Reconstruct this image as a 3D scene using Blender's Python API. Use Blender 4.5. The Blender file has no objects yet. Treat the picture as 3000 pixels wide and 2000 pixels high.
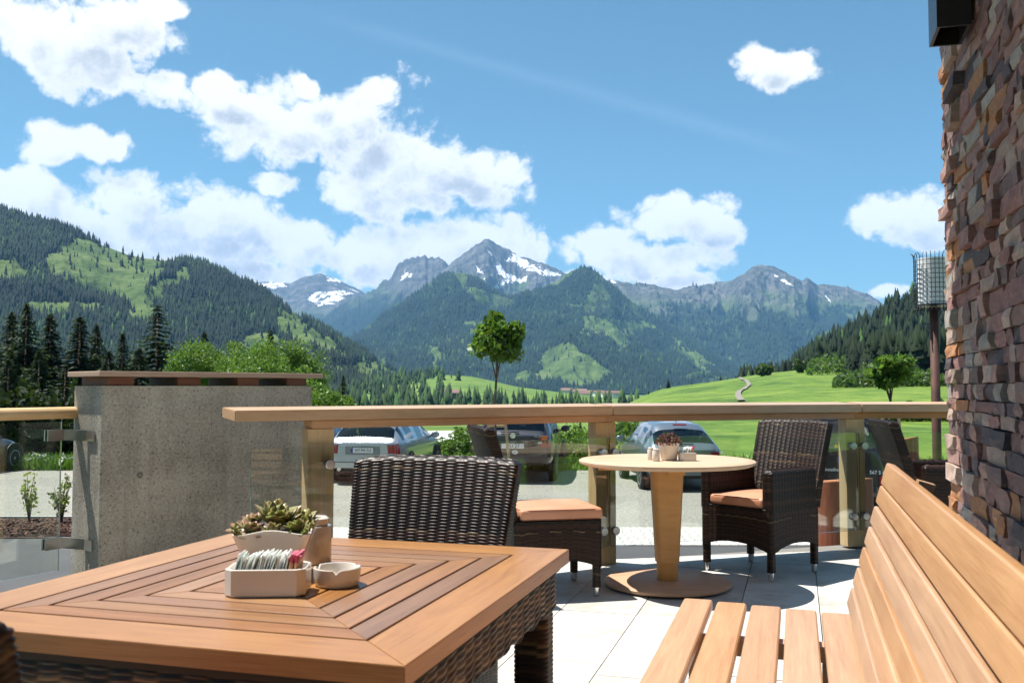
import bpy, bmesh, math, random
import numpy as np
from mathutils import Vector, Matrix, Euler
random.seed(7); RNG = np.random.default_rng(11)
S = bpy.context.scene
COL = S.collection
sin, cos, pi = math.sin, math.cos, math.pi

# ------------------------------------------------------------------ camera
F, U0, V0, HZ = 2800.0, 1500.0, 1000.0, 1135.0
CAMZ = 1.16
PITCH = math.atan((HZ - V0) / F)
cam_d = bpy.data.cameras.new('camera'); cam = bpy.data.objects.new('camera', cam_d); COL.objects.link(cam)
cam_d.sensor_width = 36.0; cam_d.lens = F / 3000 * 36; cam_d.clip_start = 0.05; cam_d.clip_end = 60000
cam.location = (0, 0, CAMZ); cam.rotation_euler = (pi/2 + PITCH, 0, 0)
cam_d.dof.use_dof = True; cam_d.dof.focus_distance = 6.0; cam_d.dof.aperture_fstop = 10.0
S.camera = cam

# ------------------------------------------------------------------ sun, sky, exposure
SUN = Vector((-0.39, 0.17, 1.0)).normalized()
sun_d = bpy.data.lights.new('sun', 'SUN'); sun_d.energy = 5.0; sun_d.angle = math.radians(0.53); sun_d.color = (1.0, 0.95, 0.87)
sun_o = bpy.data.objects.new('sun', sun_d); COL.objects.link(sun_o)
sun_o.rotation_euler = SUN.to_track_quat('Z', 'Y').to_euler(); sun_o.location = (0, 0, 50)
S.view_settings.view_transform = 'Standard'; S.view_settings.look = 'None'
S.view_settings.exposure = 1.15; S.view_settings.gamma = 1.0; S.view_settings.use_curve_mapping = False
S.cycles.use_denoising = True
S.cycles.max_bounces = 8; S.cycles.transparent_max_bounces = 16; S.cycles.volume_bounces = 1
S.cycles.caustics_reflective = False; S.cycles.caustics_refractive = False
S.cycles.use_adaptive_sampling = True; S.cycles.adaptive_threshold = 0.015

def ray(u, v):
    xc, zc = (u - U0) / F, -(v - V0) / F
    return Vector((xc, cos(PITCH) - zc * sin(PITCH), sin(PITCH) + zc * cos(PITCH)))
def at_y(u, v, y):
    d = ray(u, v); return Vector((0, 0, CAMZ)) + d * (y / d.y)
def at_z(u, v, z):
    d = ray(u, v); return Vector((0, 0, CAMZ)) + d * ((z - CAMZ) / d.z)

# ------------------------------------------------------------------ node helpers
class NT:
    def __init__(s, tree): s.t = tree; s.n = tree.nodes; s.l = tree.links
    def new(s, kind, **kw):
        nd = s.n.new(kind)
        for k, v in kw.items():
            if k.startswith('_'): setattr(nd, k[1:], v)
        for k, v in kw.items():
            if not k.startswith('_'):
                i = nd.inputs[int(k[1:])] if (k[0] == 'i' and k[1:].isdigit()) else nd.inputs[k.replace('__', ' ')]
                s.put(i, v)
        return nd
    def put(s, i, v):
        if hasattr(v, 'links') or isinstance(v, bpy.types.NodeSocket): s.l.new(v, i)
        elif isinstance(v, (tuple, list)) and len(v) == 3 and i.type == 'RGBA': i.default_value = (*v, 1)
        else: i.default_value = v
    def math(s, op, a, b=0.0, c=0.0, clamp=False):
        nd = s.n.new('ShaderNodeMath'); nd.operation = op; nd.use_clamp = clamp
        s.put(nd.inputs[0], a); s.put(nd.inputs[1], b); s.put(nd.inputs[2], c); return nd.outputs[0]
    def vmath(s, op, a, b=(0, 0, 0)):
        nd = s.n.new('ShaderNodeVectorMath'); nd.operation = op
        s.put(nd.inputs[0], a); s.put(nd.inputs[1], b)
        return nd.outputs[1] if op in ('LENGTH', 'DOT_PRODUCT') else nd.outputs[0]
    def noise(s, vec, scale, detail=4.0, rough=0.55, dist=0.0):
        nd = s.new('ShaderNodeTexNoise', Scale=scale, Detail=detail, Roughness=rough, Distortion=dist)
        if vec is not None: s.l.new(vec, nd.inputs['Vector'])
        return nd.outputs['Fac']
    def ramp(s, fac, stops, interp='LINEAR'):
        nd = s.n.new('ShaderNodeValToRGB'); s.put(nd.inputs[0], fac); cr = nd.color_ramp; cr.interpolation = interp
        while len(cr.elements) < len(stops): cr.elements.new(0.5)
        for e, (p, c) in zip(cr.elements, stops): e.position = p; e.color = (*c, 1) if len(c) == 3 else c
        return nd.outputs[0]
    def mix(s, fac, a, b, mode='MIX'):
        nd = s.n.new('ShaderNodeMix'); nd.data_type = 'RGBA'; nd.blend_type = mode
        s.put(nd.inputs[0], fac); s.put(nd.inputs[6], a); s.put(nd.inputs[7], b); return nd.outputs[2]
    def smooth(s, v, lo, hi, a=0.0, b=1.0):
        nd = s.n.new('ShaderNodeMapRange'); nd.interpolation_type = 'SMOOTHSTEP'
        s.put(nd.inputs[0], v); s.put(nd.inputs[1], lo); s.put(nd.inputs[2], hi); s.put(nd.inputs[3], a); s.put(nd.inputs[4], b); return nd.outputs[0]
    def bump(s, h, strength=0.3, dist=0.01, normal=None):
        nd = s.new('ShaderNodeBump', Strength=strength, Distance=dist); s.l.new(h, nd.inputs['Height'])
        if normal is not None: s.l.new(normal, nd.inputs['Normal'])
        return nd.outputs[0]
    def mapping(s, vec, scale=(1, 1, 1), rot=(0, 0, 0), loc=(0, 0, 0)):
        nd = s.new('ShaderNodeMapping'); s.l.new(vec, nd.inputs[0])
        nd.inputs['Scale'].default_value = scale; nd.inputs['Rotation'].default_value = rot; nd.inputs['Location'].default_value = loc
        return nd.outputs[0]

def mat(name):
    m = bpy.data.materials.new(name); m.use_nodes = True
    t = NT(m.node_tree); b = t.n['Principled BSDF']; return m, t, b
def objco(t): return t.new('ShaderNodeTexCoord').outputs['Object']
def orand(t): return t.new('ShaderNodeObjectInfo').outputs['Random']
def simple(name, col, rough=0.5, metal=0.0, spec=0.5, coat=0.0, var=0.06, nscale=20, bump=0.0):
    m, t, b = mat(name)
    n = t.noise(objco(t), nscale, 5)
    c0 = tuple(c * (1 - var * 2) for c in col); c1 = tuple(min(1, c * (1 + var * 2)) for c in col)
    t.put(b.inputs['Base Color'], t.ramp(n, [(0.3, c0), (0.7, c1)]))
    t.put(b.inputs['Roughness'], t.math('MULTIPLY_ADD', n, 0.12, rough - 0.06)); b.inputs['Metallic'].default_value = metal
    b.inputs['Specular IOR Level'].default_value = spec; b.inputs['Coat Weight'].default_value = coat
    b.inputs['Coat Roughness'].default_value = 0.06
    if bump: t.put(b.inputs['Normal'], t.bump(n, bump, 0.004))
    return m
def wood(name, dark, light, rough=0.5, grain=(1.2, 14, 14), spec=0.4, var=0.25, alt=None):
    """grain runs along object X"""
    m, t, b = mat(name)
    r = orand(t); co = t.vmath('ADD', objco(t), t.new('ShaderNodeCombineXYZ', X=t.math('MULTIPLY', r, 17.0), Y=t.math('MULTIPLY', r, 5.3), Z=t.math('MULTIPLY', r, 3.1)).outputs[0])
    g1 = t.noise(t.mapping(co, grain), 3.0, 6, 0.65, 0.6)
    g2 = t.noise(t.mapping(co, (grain[0]*3, grain[1]*9, grain[2]*9)), 3.0, 3, 0.6)
    g3 = t.noise(t.mapping(co, (0.6, 4, 4)), 2.0, 2, 0.5)
    f = t.math('ADD', t.math('MULTIPLY', g1, 0.50), t.math('ADD', t.math('MULTIPLY', g2, 0.42), t.math('MULTIPLY', g3, 0.2)))
    c = t.ramp(f, [(0.34, dark), (0.52, tuple((a + b2) / 2 for a, b2 in zip(dark, light))), (0.74, light)])
    if alt:
        c = t.mix(t.math('FRACT', t.math('MULTIPLY', r, 13.7)), c, t.ramp(f, [(0.34, alt[0]), (0.74, alt[1])]))
    wx = t.smooth(t.noise(co, 1.3, 5, 0.7), 0.50, 0.75, 0.0, 0.22); c = t.mix(wx, c, tuple(min(1, x*1.25+0.03) for x in light))
    hs = t.new('ShaderNodeHueSaturation', Saturation=t.math('MULTIPLY_ADD', t.math('FRACT', t.math('MULTIPLY', r, 7.31)), 0.25, 0.88), Value=t.math('MULTIPLY_ADD', r, var * 2, 1 - var), Color=c)
    t.put(b.inputs['Base Color'], hs.outputs[0]); t.put(b.inputs['Roughness'], t.math('MULTIPLY_ADD', g2, 0.25, rough - 0.1))
    b.inputs['Specular IOR Level'].default_value = spec
    t.put(b.inputs['Normal'], t.bump(t.math('ADD', g1, g2), 0.25, 0.0015))
    return m

# ------------------------------------------------------------------ sky with clouds (directions only; goes all the way round)
W = bpy.data.worlds.new('World'); S.world = W; W.use_nodes = True
w = NT(W.node_tree); w.n.clear()
sky = w.n.new('ShaderNodeTexSky'); sky.sky_type = 'NISHITA'; sky.sun_disc = False
sky.sun_elevation = math.asin(SUN.z); sky.sun_rotation = math.atan2(SUN.x, SUN.y)
sky.altitude = 1100; sky.air_density = 1.0; sky.dust_density = 0.9; sky.ozone_density = 1.6
dirv = w.new('ShaderNodeTexCoord').outputs['Generated']
BL = [(200,55,190,95),(110,105,100,65),(350,205,95,48),(240,165,110,80),(380,15,70,35),(480,195,70,26),(190,322,110,34),(120,345,50,40),
 (640,290,190,85),(800,290,190,100),(840,215,70,45),(930,360,180,95),(1060,400,155,75),(900,450,190,60),(615,425,55,26),(705,195,36,28),
 (60,455,150,55),(320,455,130,62),(230,520,230,70),(500,540,180,75),(660,575,190,70),(830,590,200,60),(1000,560,190,55),(1150,560,110,58),(1230,590,50,40),(600,640,220,45),
 (1565,515,105,62),(1630,545,75,40),(1420,580,130,52),(1530,600,150,50),(1560,650,110,26),(1795,165,92,48),(1745,140,46,28),(2085,505,85,62),(2150,540,70,40),(2035,675,45,24),(1330,640,80,25)]
blobs = []
for (du, dv, ru, rv) in BL:
    k = 1.2755; blobs.append((ray(du*k, dv*k).normalized(), (F/(ru*k*1.10), 2.0, F/(rv*k*1.14))))
rb = random.Random(5)
for i in range(11):
    a = pi*0.30 + (2*pi - 0.60*pi) * (i + rb.random()*0.6) / 11; e = rb.uniform(0.12, 0.8); r = rb.uniform(0.10, 0.26)
    blobs.append((Vector((sin(a)*cos(e), cos(a)*cos(e), sin(e))), (1/r, 1/r, 1/(r*0.55))))
CBIAS = 1.02
def cloud_density(dv_):
    """billowing density of the cloud layer in direction dv_"""
    warp = w.new('ShaderNodeTexNoise', Scale=9.0, Detail=4.0, Roughness=0.55); w.l.new(dv_, warp.inputs['Vector'])
    wd = w.vmath('ADD', dv_, w.vmath('MULTIPLY', w.vmath('SUBTRACT', warp.outputs['Color'], (0.5, 0.5, 0.5)), (0.06, 0.06, 0.045)))
    f = None
    for c, sc in blobs:
        ma = w.n.new('ShaderNodeVectorMath'); ma.operation = 'MULTIPLY_ADD'; w.put(ma.inputs[0], wd); w.put(ma.inputs[1], sc); w.put(ma.inputs[2], tuple(-a*b for a, b in zip(c, sc)))
        v = w.vmath('LENGTH', ma.outputs[0]); f = v if f is None else w.math('MINIMUM', f, v)
    f = w.math('MINIMUM', w.math('SUBTRACT', 1.0, f), 0.75)
    vo = w.new('ShaderNodeTexVoronoi', Scale=17.0, Detail=4.0, Roughness=0.55, Lacunarity=2.3, _feature='F1'); w.l.new(wd, vo.inputs['Vector'])
    n1 = w.noise(dv_, 20.0, 8, 0.62, 0.2)
    return w.math('ADD', f, w.math('ADD', w.math('MULTIPLY', w.math('SUBTRACT', CBIAS, vo.outputs['Distance']), 0.70), w.math('MULTIPLY', w.math('SUBTRACT', n1, 0.5), 1.25)))
dens = cloud_density(dirv)
dens2 = cloud_density(w.vmath('ADD', dirv, (-0.016, 0.003, 0.028)))       # towards the sun: what shades this bit of cloud
n3 = w.noise(dirv, 46.0, 6, 0.65, 0.3)
mask = w.smooth(dens, -0.02, 0.36)
shade = w.math('MULTIPLY', w.smooth(dens2, 0.0, 0.95), w.smooth(dens, 0.05, 0.75))
cl = w.math('SUBTRACT', 1.06, w.math('MULTIPLY', shade, 0.44))
ccol = w.mix(w.smooth(cl, 0.55, 1.0), (0.84, 0.90, 0.95), (1.0, 1.0, 0.99))
ccol = w.vmath('MULTIPLY', ccol, w.new('ShaderNodeCombineXYZ', X=cl, Y=cl, Z=cl).outputs[0])
# one thin contrail
cn = ray(1050, 80).cross(ray(2250, 420)).normalized()
tr = w.math('MULTIPLY', w.smooth(w.math('ABSOLUTE', w.math('ADD', w.vmath('DOT_PRODUCT', dirv, tuple(cn)), w.math('MULTIPLY', w.math('SUBTRACT', n3, 0.5), 0.01))), 0.0, 0.012, 1.0, 0.0), w.math('MULTIPLY', w.smooth(w.vmath('DOT_PRODUCT', dirv, tuple(ray(1650, 260).normalized())), 0.955, 0.99), 0.03))
SKYK = 0.053
skyc = w.vmath('MULTIPLY', sky.outputs[0], (SKYK*0.78, SKYK*1.10, SKYK*1.03))
skyc = w.mix(tr, skyc, (0.8, 0.85, 0.9))
CLK = 0.54
fin = w.mix(mask, skyc, w.vmath('MULTIPLY', ccol, (CLK, CLK, CLK)))
bg = w.new('ShaderNodeBackground', Strength=1.0); w.l.new(fin, bg.inputs[0])
wo = w.n.new('ShaderNodeOutputWorld'); w.l.new(bg.outputs[0], wo.inputs[0])

# ------------------------------------------------------------------ mesh helpers
def link(name, me, m=None, parent=None, loc=(0, 0, 0), rot=(0, 0, 0), smooth=False):
    o = bpy.data.objects.new(name, me); COL.objects.link(o)
    if m is not None and not me.materials:
        for x in (m if isinstance(m, (list, tuple)) else [m]): me.materials.append(x)
    o.location = loc; o.rotation_euler = rot
    if parent is not None: o.parent = parent
    if smooth and len(me.polygons): me.polygons.foreach_set('use_smooth', [True]*len(me.polygons))
    return o
def thing(name, label, cat, loc=(0, 0, 0), rz=0.0, group=None):
    o = bpy.data.objects.new(name, None); COL.objects.link(o); o.empty_display_size = 0.1
    o.location = loc; o.rotation_euler = (0, 0, rz); tag(o, label, cat, group); return o
def tag(o, label=None, cat=None, group=None, kind=None):
    if label: o['label'] = label
    if cat: o['category'] = cat
    if group: o['group'] = group
    if kind: o['kind'] = kind
    return o
def copy_tree(o, parent=None):
    c = o.copy(); COL.objects.link(c)
    if parent is not None: c.parent = parent
    for ch in list(o.children): copy_tree(ch, c)
    return c
def me_py(name, v, f):
    me = bpy.data.meshes.new(name); me.from_pydata([tuple(x) for x in v], [], f); me.update(); return me
def me_np(name, V, Q, tri=False, col=None, colname='Col', smooth=True):
    """fast mesh from numpy: V (n,3), Q (m,4 or 3)"""
    me = bpy.data.meshes.new(name); k = Q.shape[1]
    me.vertices.add(len(V)); me.vertices.foreach_set('co', np.ascontiguousarray(V, dtype=np.float32).ravel())
    me.loops.add(Q.size); me.loops.foreach_set('vertex_index', np.ascontiguousarray(Q, dtype=np.int32).ravel())
    me.polygons.add(len(Q)); me.polygons.foreach_set('loop_start', np.arange(0, Q.size, k, dtype=np.int32))
    if smooth: me.polygons.foreach_set('use_smooth', np.ones(len(Q), dtype=bool))
    me.update(calc_edges=True)
    if col is not None:
        a = me.color_attributes.new(colname, 'FLOAT_COLOR', 'POINT'); a.data.foreach_set('color', np.ascontiguousarray(col, dtype=np.float32).ravel())
    return me
def bm_me(name, bm, smooth=False):
    me = bpy.data.meshes.new(name); bm.normal_update(); bm.to_mesh(me); bm.free()
    if smooth: me.polygons.foreach_set('use_smooth', [True]*len(me.polygons))
    return me
def box_me(sx, sy, sz, bev=0.0, seg=2, name='box'):
    bm = bmesh.new(); bmesh.ops.create_cube(bm, size=1.0); bmesh.ops.scale(bm, vec=(sx, sy, sz), verts=bm.verts)
    if bev > 0: bmesh.ops.bevel(bm, geom=list(bm.edges), offset=bev, segments=seg, profile=0.6, affect='EDGES')
    return bm_me(name, bm)
def add_box(bm, c, s, rz=0.0, M=None):
    r = bmesh.ops.create_cube(bm, size=1.0)['verts']
    bmesh.ops.scale(bm, vec=s, verts=r)
    if M is None: M = Matrix.Translation(c) @ Matrix.Rotation(rz, 4, 'Z')
    bmesh.ops.transform(bm, matrix=M, verts=r); return r
def add_cyl(bm, p0, p1, r0, r1=None, seg=16):
    r1 = r0 if r1 is None else r1; p0, p1 = Vector(p0), Vector(p1); d = p1 - p0
    r = bmesh.ops.create_cone(bm, cap_ends=True, segments=seg, radius1=r0, radius2=max(r1, 1e-5), depth=d.length)['verts']
    M = Matrix.Translation((p0 + p1) / 2) @ d.to_track_quat('Z', 'Y').to_matrix().to_4x4()
    bmesh.ops.transform(bm, matrix=M, verts=r); return r
def tube_me(pts, rad, seg=8, name='tube', close=True):
    pts = [Vector(p) for p in pts]; n = len(pts); V = []; Fc = []
    rad = rad if isinstance(rad, (list, tuple)) else [rad]*n
    for i, p in enumerate(pts):
        d = (pts[min(i+1, n-1)] - pts[max(i-1, 0)]).normalized(); q = d.to_track_quat('Z', 'Y')
        for k in range(seg):
            a = 2*pi*k/seg; V.append(p + q @ Vector((cos(a)*rad[i], sin(a)*rad[i], 0)))
    for i in range(n-1):
        for k in range(seg):
            a, b = i*seg+k, i*seg+(k+1) % seg; Fc.append((a, b, b+seg, a+seg))
    if close: Fc.append(tuple(range(seg))[::-1]); Fc.append(tuple(range((n-1)*seg, n*seg)))
    me = me_py(name, V, Fc); me.polygons.foreach_set('use_smooth', [len(p.vertices) == 4 for p in me.polygons]); return me
def lathe_me(prof, seg=32, name='lathe', smooth=True):
    V = []; Fc = []; n = len(prof)
    for (r, z) in prof:
        for k in range(seg): a = 2*pi*k/seg; V.append((r*cos(a), r*sin(a), z))
    for i in range(n-1):
        for k in range(seg):
            a, b = i*seg+k, i*seg+(k+1) % seg; Fc.append((a, b, b+seg, a+seg))
    if prof[0][0] > 1e-6: Fc.append(tuple(range(seg))[::-1])
    if prof[-1][0] > 1e-6: Fc.append(tuple(range((n-1)*seg, n*seg)))
    me = me_py(name, V, Fc)
    if smooth:
        me.polygons.foreach_set('use_smooth', [len(p.vertices) == 4 for p in me.polygons])
        sharpen(me)
    return me
def sharpen(me, ang=0.7):
    try: me.set_sharp_from_angle(angle=ang)
    except Exception: pass
def prism_me(poly, z0, z1, bev=0.0, name='prism'):
    """vertical prism over a convex xy polygon, edges of the top bevelled"""
    bm = bmesh.new(); lo = [bm.verts.new((x, y, z0)) for x, y in poly]; hi = [bm.verts.new((x, y, z1)) for x, y in poly]
    n = len(poly); bm.faces.new(lo[::-1]); bm.faces.new(hi)
    for i in range(n): bm.faces.new((lo[i], lo[(i+1) % n], hi[(i+1) % n], hi[i]))
    bm.normal_update()
    if bev: bmesh.ops.bevel(bm, geom=[e for e in bm.edges if e.verts[0].co.z > z1-1e-6 and e.verts[1].co.z > z1-1e-6], offset=bev, segments=2, profile=0.6, affect='EDGES')
    return bm_me(name, bm)
def text_me(s, size, font_x=1.0, depth=0.002, name='lettering'):
    cu = bpy.data.curves.new(name, 'FONT'); cu.body = s; cu.size = size; cu.extrude = depth; cu.align_x = 'CENTER'; cu.align_y = 'CENTER'; cu.resolution_u = 2
    o = bpy.data.objects.new(name, cu); COL.objects.link(o)
    me = bpy.data.meshes.new_from_object(o.evaluated_get(bpy.context.evaluated_depsgraph_get())); bpy.data.objects.remove(o); bpy.data.curves.remove(cu)
    me.transform(Matrix.Diagonal((font_x, 1, 1, 1))); me.name = name; return me
# numpy value noise
def _h(ix, iy, s):
    n = (ix.astype(np.int64)*374761393 + iy.astype(np.int64)*668265263 + s*974711) & 0xFFFFFFFF
    n = ((n ^ (n >> 13)) * 1274126177) & 0xFFFFFFFF; n = n ^ (n >> 16)
    return (n & 0xFFFF) / 65535.0
def vnoise(x, y, s=0):
    ix, iy = np.floor(x), np.floor(y); fx, fy = x-ix, y-iy; fx = fx*fx*(3-2*fx); fy = fy*fy*(3-2*fy)
    a, b, c, d = _h(ix, iy, s), _h(ix+1, iy, s), _h(ix, iy+1, s), _h(ix+1, iy+1, s)
    return (a*(1-fx)+b*fx)*(1-fy)+(c*(1-fx)+d*fx)*fy
def fbm(x, y, s=0, o=5, g=0.5):
    t = np.zeros_like(x, dtype=float); a = 1.0; n = 0
    for k in range(o): t += a*vnoise(x*2**k, y*2**k, s+k*17); n += a; a *= g
    return t/n
def ridged(x, y, s=0, o=5, g=0.5):
    t = np.zeros_like(x, dtype=float); a = 1.0; n = 0
    for k in range(o): t += a*(1-np.abs(2*vnoise(x*2**k, y*2**k, s+k*13)-1)); n += a; a *= g
    return t/n
def inpoly(px, py, poly):
    r = np.zeros(px.shape, bool); n = len(poly); j = n-1
    for i in range(n):
        xi, yi = poly[i]; xj, yj = poly[j]
        c = ((yi > py) != (yj > py)) & (px < (xj-xi)*(py-yi)/((yj-yi)+1e-12)+xi); r ^= c; j = i
    return r
def sstep(a, b, x): t = np.clip((x-a)/(b-a), 0, 1); return t*t*(3-2*t)
K = 1.2755   # full-view picture units -> photograph pixels
# ================================================================== TERRAIN
def interp(tab, u): return np.interp(u, [t[0] for t in tab], [t[1] for t in tab])
CREST = [(1400,1190),(1700,1183),(1785,1171),(1850,1155),(1980,1133),(2080,1120),(2170,1106),(2250,1092),(2350,1083),(2450,1080),(2600,1070),(3200,1050),(5000,1040)]
SPUR = [(700,1175),(1000,1140),(1180,1108),(1290,1097),(1380,1102),(1450,1116),(1530,1134),(1650,1149),(1770,1162),(1900,1175),(2100,1185)]
def ground_z(X, Y):
    X = np.asarray(X, float); Y = np.asarray(Y, float); Ye = np.maximum(Y, 15.0); u = U0 + F*X/Ye
    wr = sstep(1650, 1950, u)
    left = -1.05 - 2.4*sstep(27, 48, Y) - 10.5*sstep(50, 420, Y) - 6*sstep(420, 1600, Y)
    zc = CAMZ + (HZ - interp(CREST, u))*320/F
    right = np.where(Y < 320, -1.05 + (zc+1.05)*sstep(60, 330, Y)**0.9, zc - (zc+16)*sstep(320, 720, Y)) - 4*sstep(700, 2000, Y)
    z = left*(1-wr) + right*wr
    zs = CAMZ + (HZ - interp(SPUR, u))*1300/F
    b = sstep(620, 1300, Y)*(1-sstep(1300, 1750, Y)) * sstep(800, 1050, u)*(1-sstep(1800, 2050, u))
    z = z*(1-b) + np.maximum(zs, z)*b
    z = z + (fbm(X/40, Y/40, 3, 3)-0.5)*1.2*sstep(35, 120, Y) + (fbm(X/260, Y/260, 9, 3)-0.5)*7*sstep(500, 1200, Y)
    return z

def grass_mat():
    m, t, b = mat('meadow_grass'); co = objco(t)
    n1 = t.noise(co, 0.035, 5, 0.6); n2 = t.noise(co, 2.6, 7, 0.8); n3 = t.noise(t.mapping(co, (0.6, 1.2, 1)), 0.8, 5, 0.75)
    f = t.math('ADD', t.math('MULTIPLY', n1, 0.5), t.math('ADD', t.math('MULTIPLY', n2, 0.30), t.math('ADD', t.math('MULTIPLY', n3, 0.25), t.math('MULTIPLY', t.math('SUBTRACT', t.noise(co, 0.22, 8, 0.85), 0.5), 0.9))))
    c = t.ramp(f, [(0.37, (0.022, 0.058, 0.006)), (0.50, (0.068, 0.135, 0.010)), (0.65, (0.155, 0.215, 0.030))])
    t.put(b.inputs['Base Color'], c); b.inputs['Roughness'].default_value = 0.75; b.inputs['Specular IOR Level'].default_value = 0.25
    t.put(b.inputs['Normal'], t.bump(n2, 0.6, 0.12)); return m
M_GRASS = grass_mat()
ys = np.concatenate([np.array([-60., -20, 0, 5, 10, 15, 20, 24, 27, 30, 34, 38, 43, 48, 54, 60]), np.geomspace(66, 5600, 120)])
us = np.concatenate([np.linspace(-9000, -300, 30), np.linspace(-200, 3200, 300), np.linspace(3350, 12000, 30)])
UU, YY = np.meshgrid(us, ys); XX = (UU-U0)/F*np.maximum(YY, 15.0)
ZZ = ground_z(XX, YY)
def grid_faces(nr, nc):
    i = np.arange(nr-1)[:, None]*nc + np.arange(nc-1)[None, :]
    return np.stack([i, i+1, i+1+nc, i+nc], -1).reshape(-1, 4)
g_me = me_np('ground', np.stack([XX, YY, ZZ], -1).reshape(-1, 3), grid_faces(len(ys), len(us)))
tag(link('ground', g_me, M_GRASS), 'bright green alpine meadow reaching across the valley floor', None, kind='structure')

# ---- forecourt sheets
def sheet(name, x0, x1, y0, y1, z, m, nx=60, ny=4, wob=0.12, seed=1, label=None):
    xs = np.linspace(x0, x1, nx); tt = np.linspace(0, 1, ny); Xg, T = np.meshgrid(xs, tt)
    lo = y0 + (fbm(xs/2.0, xs*0+0.3, seed, 4)-0.5)*2*wob; hi = y1 + (fbm(xs/2.0, xs*0+5.3, seed+5, 4)-0.5)*2*wob
    Yg = lo[None, :]*(1-T) + hi[None, :]*T
    me = me_np(name, np.stack([Xg, Yg, Xg*0+z], -1).reshape(-1, 3), grid_faces(ny, nx))
    return tag(link(name, me, m), label, None, kind='structure')
m, t, b = mat('asphalt'); co = objco(t); n = t.noise(co, 90, 4, 0.7); n0 = t.noise(co, 1.2, 4)
t.put(b.inputs['Base Color'], t.ramp(t.math('ADD', t.math('MULTIPLY', n, 0.7), t.math('MULTIPLY', n0, 0.3)), [(0.35, (0.028, 0.030, 0.032)), (0.7, (0.072, 0.073, 0.074))]))
b.inputs['Roughness'].default_value = 0.8; t.put(b.inputs['Normal'], t.bump(n, 0.4, 0.01)); M_ASPH = m
m, t, b = mat('gravel'); co = objco(t); n = t.noise(co, 38, 5, 0.75); n0 = t.noise(t.mapping(co, (0.3, 1, 1)), 0.6, 5, 0.6)
vo = t.new('ShaderNodeTexVoronoi', Scale=24.0); t.l.new(co, vo.inputs['Vector'])
f = t.math('ADD', t.math('MULTIPLY', n, 0.55), t.math('ADD', t.math('MULTIPLY', vo.outputs['Distance'], 0.5), t.math('MULTIPLY', n0, 0.25)))
t.put(b.inputs['Base Color'], t.ramp(f, [(0.34, (0.055, 0.052, 0.046)), (0.5, (0.15, 0.143, 0.125)), (0.70, (0.27, 0.26, 0.23))]))
b.inputs['Roughness'].default_value = 0.9; t.put(b.inputs['Normal'], t.bump(f, 0.8, 0.03)); M_GRAV = m
m, t, b = mat('cobbles'); co = objco(t)
vo = t.new('ShaderNodeTexVoronoi', Scale=7.5, Randomness=0.55, _feature='DISTANCE_TO_EDGE'); t.l.new(co, vo.inputs['Vector'])
vc = t.new('ShaderNodeTexVoronoi', Scale=7.5, Randomness=0.55); t.l.new(co, vc.inputs['Vector'])
e = t.smooth(vo.outputs['Distance'], 0.01, 0.07)
t.put(b.inputs['Base Color'], t.mix(e, (0.16, 0.15, 0.13), t.mix(vc.outputs['Color'], (0.40, 0.39, 0.37), (0.50, 0.49, 0.46))))
b.inputs['Roughness'].default_value = 0.8; t.put(b.inputs['Normal'], t.bump(e, 0.5, 0.02)); M_COB = m
sheet('asphalt_road', -28, 28, 2.0, 14.3, -1.040, M_ASPH, wob=0.05, seed=4, label='grey asphalt lane below the terrace')
sheet('gravel_lot', -26, 11.5, 15.05, 25.6, -1.036, M_GRAV, 120, 6, wob=0.35, seed=8, label='pale gravel parking lot')
sheet('cobble_strip', -5.2, 28, 13.45, 15.15, -1.030, M_COB, wob=0.03, seed=12, label='pale cobbled strip between asphalt and gravel')
kb = bmesh.new(); add_box(kb, (-14.0, 10.4, -1.0), (16.5, 0.14, 0.12)); add_box(kb, (-14.0, 15.72, -0.99), (17.0, 0.06, 0.11))
tag(link('kerb', bm_me('kerb', kb), simple('kerb_stone', (0.42, 0.41, 0.39), 0.8, bump=0.3)), 'light stone kerb edging the lane', None, kind='structure')
# bark mulch bed with chips
m, t, b = mat('bark_mulch'); co = objco(t); r = t.new('ShaderNodeAttribute', _attribute_name='Col').outputs['Color']
t.put(b.inputs['Base Color'], t.mix(t.noise(co, 30, 4), r, (0.03, 0.018, 0.012))); b.inputs['Roughness'].default_value = 0.9; M_MULCH = m
def mulch():
    n = 15000; X = RNG.uniform(-15, -5.6, n); Y = RNG.uniform(14.15, 15.65, n); Z = -1.03 + 0.10*np.sqrt(np.clip(1-((Y-14.9)/0.8)**2, 0, 1)) + RNG.uniform(0, 0.02, n)
    L = RNG.uniform(0.016, 0.052, n)[:, None]; a = RNG.uniform(0, 2*pi, n); tl = RNG.uniform(-0.5, 0.5, n)
    d = np.stack([np.cos(a)*np.cos(tl), np.sin(a)*np.cos(tl), np.sin(tl)], -1)*L; s = np.stack([-np.sin(a), np.cos(a), RNG.uniform(-.5, .5, n)], -1)*L*0.25
    c = np.stack([X, Y, Z], -1); V = np.stack([c-d-s, c+d-s, c+d+s, c-d+s], 1).reshape(-1, 3); Q = np.arange(4*n).reshape(-1, 4)
    pal = np.array([(0.16, 0.06, 0.035), (0.09, 0.035, 0.025), (0.22, 0.11, 0.07), (0.05, 0.02, 0.015)]); cc = np.repeat(pal[RNG.integers(0, 4, n)], 4, 0)
    return me_np('bark_mulch', V, Q, col=np.concatenate([cc, np.ones((4*n, 1))], 1), smooth=False)
sheet('mulch_bed', -15.2, -5.5, 14.1, 15.7, -1.026, simple('mulch_soil', (0.06, 0.03, 0.02), 0.95), wob=0.06, seed=2, label='dark soil of the planting bed')
tag(link('bark_mulch', mulch(), M_MULCH), 'reddish brown bark mulch spread over the planting bed', 'mulch', kind='stuff')

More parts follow.
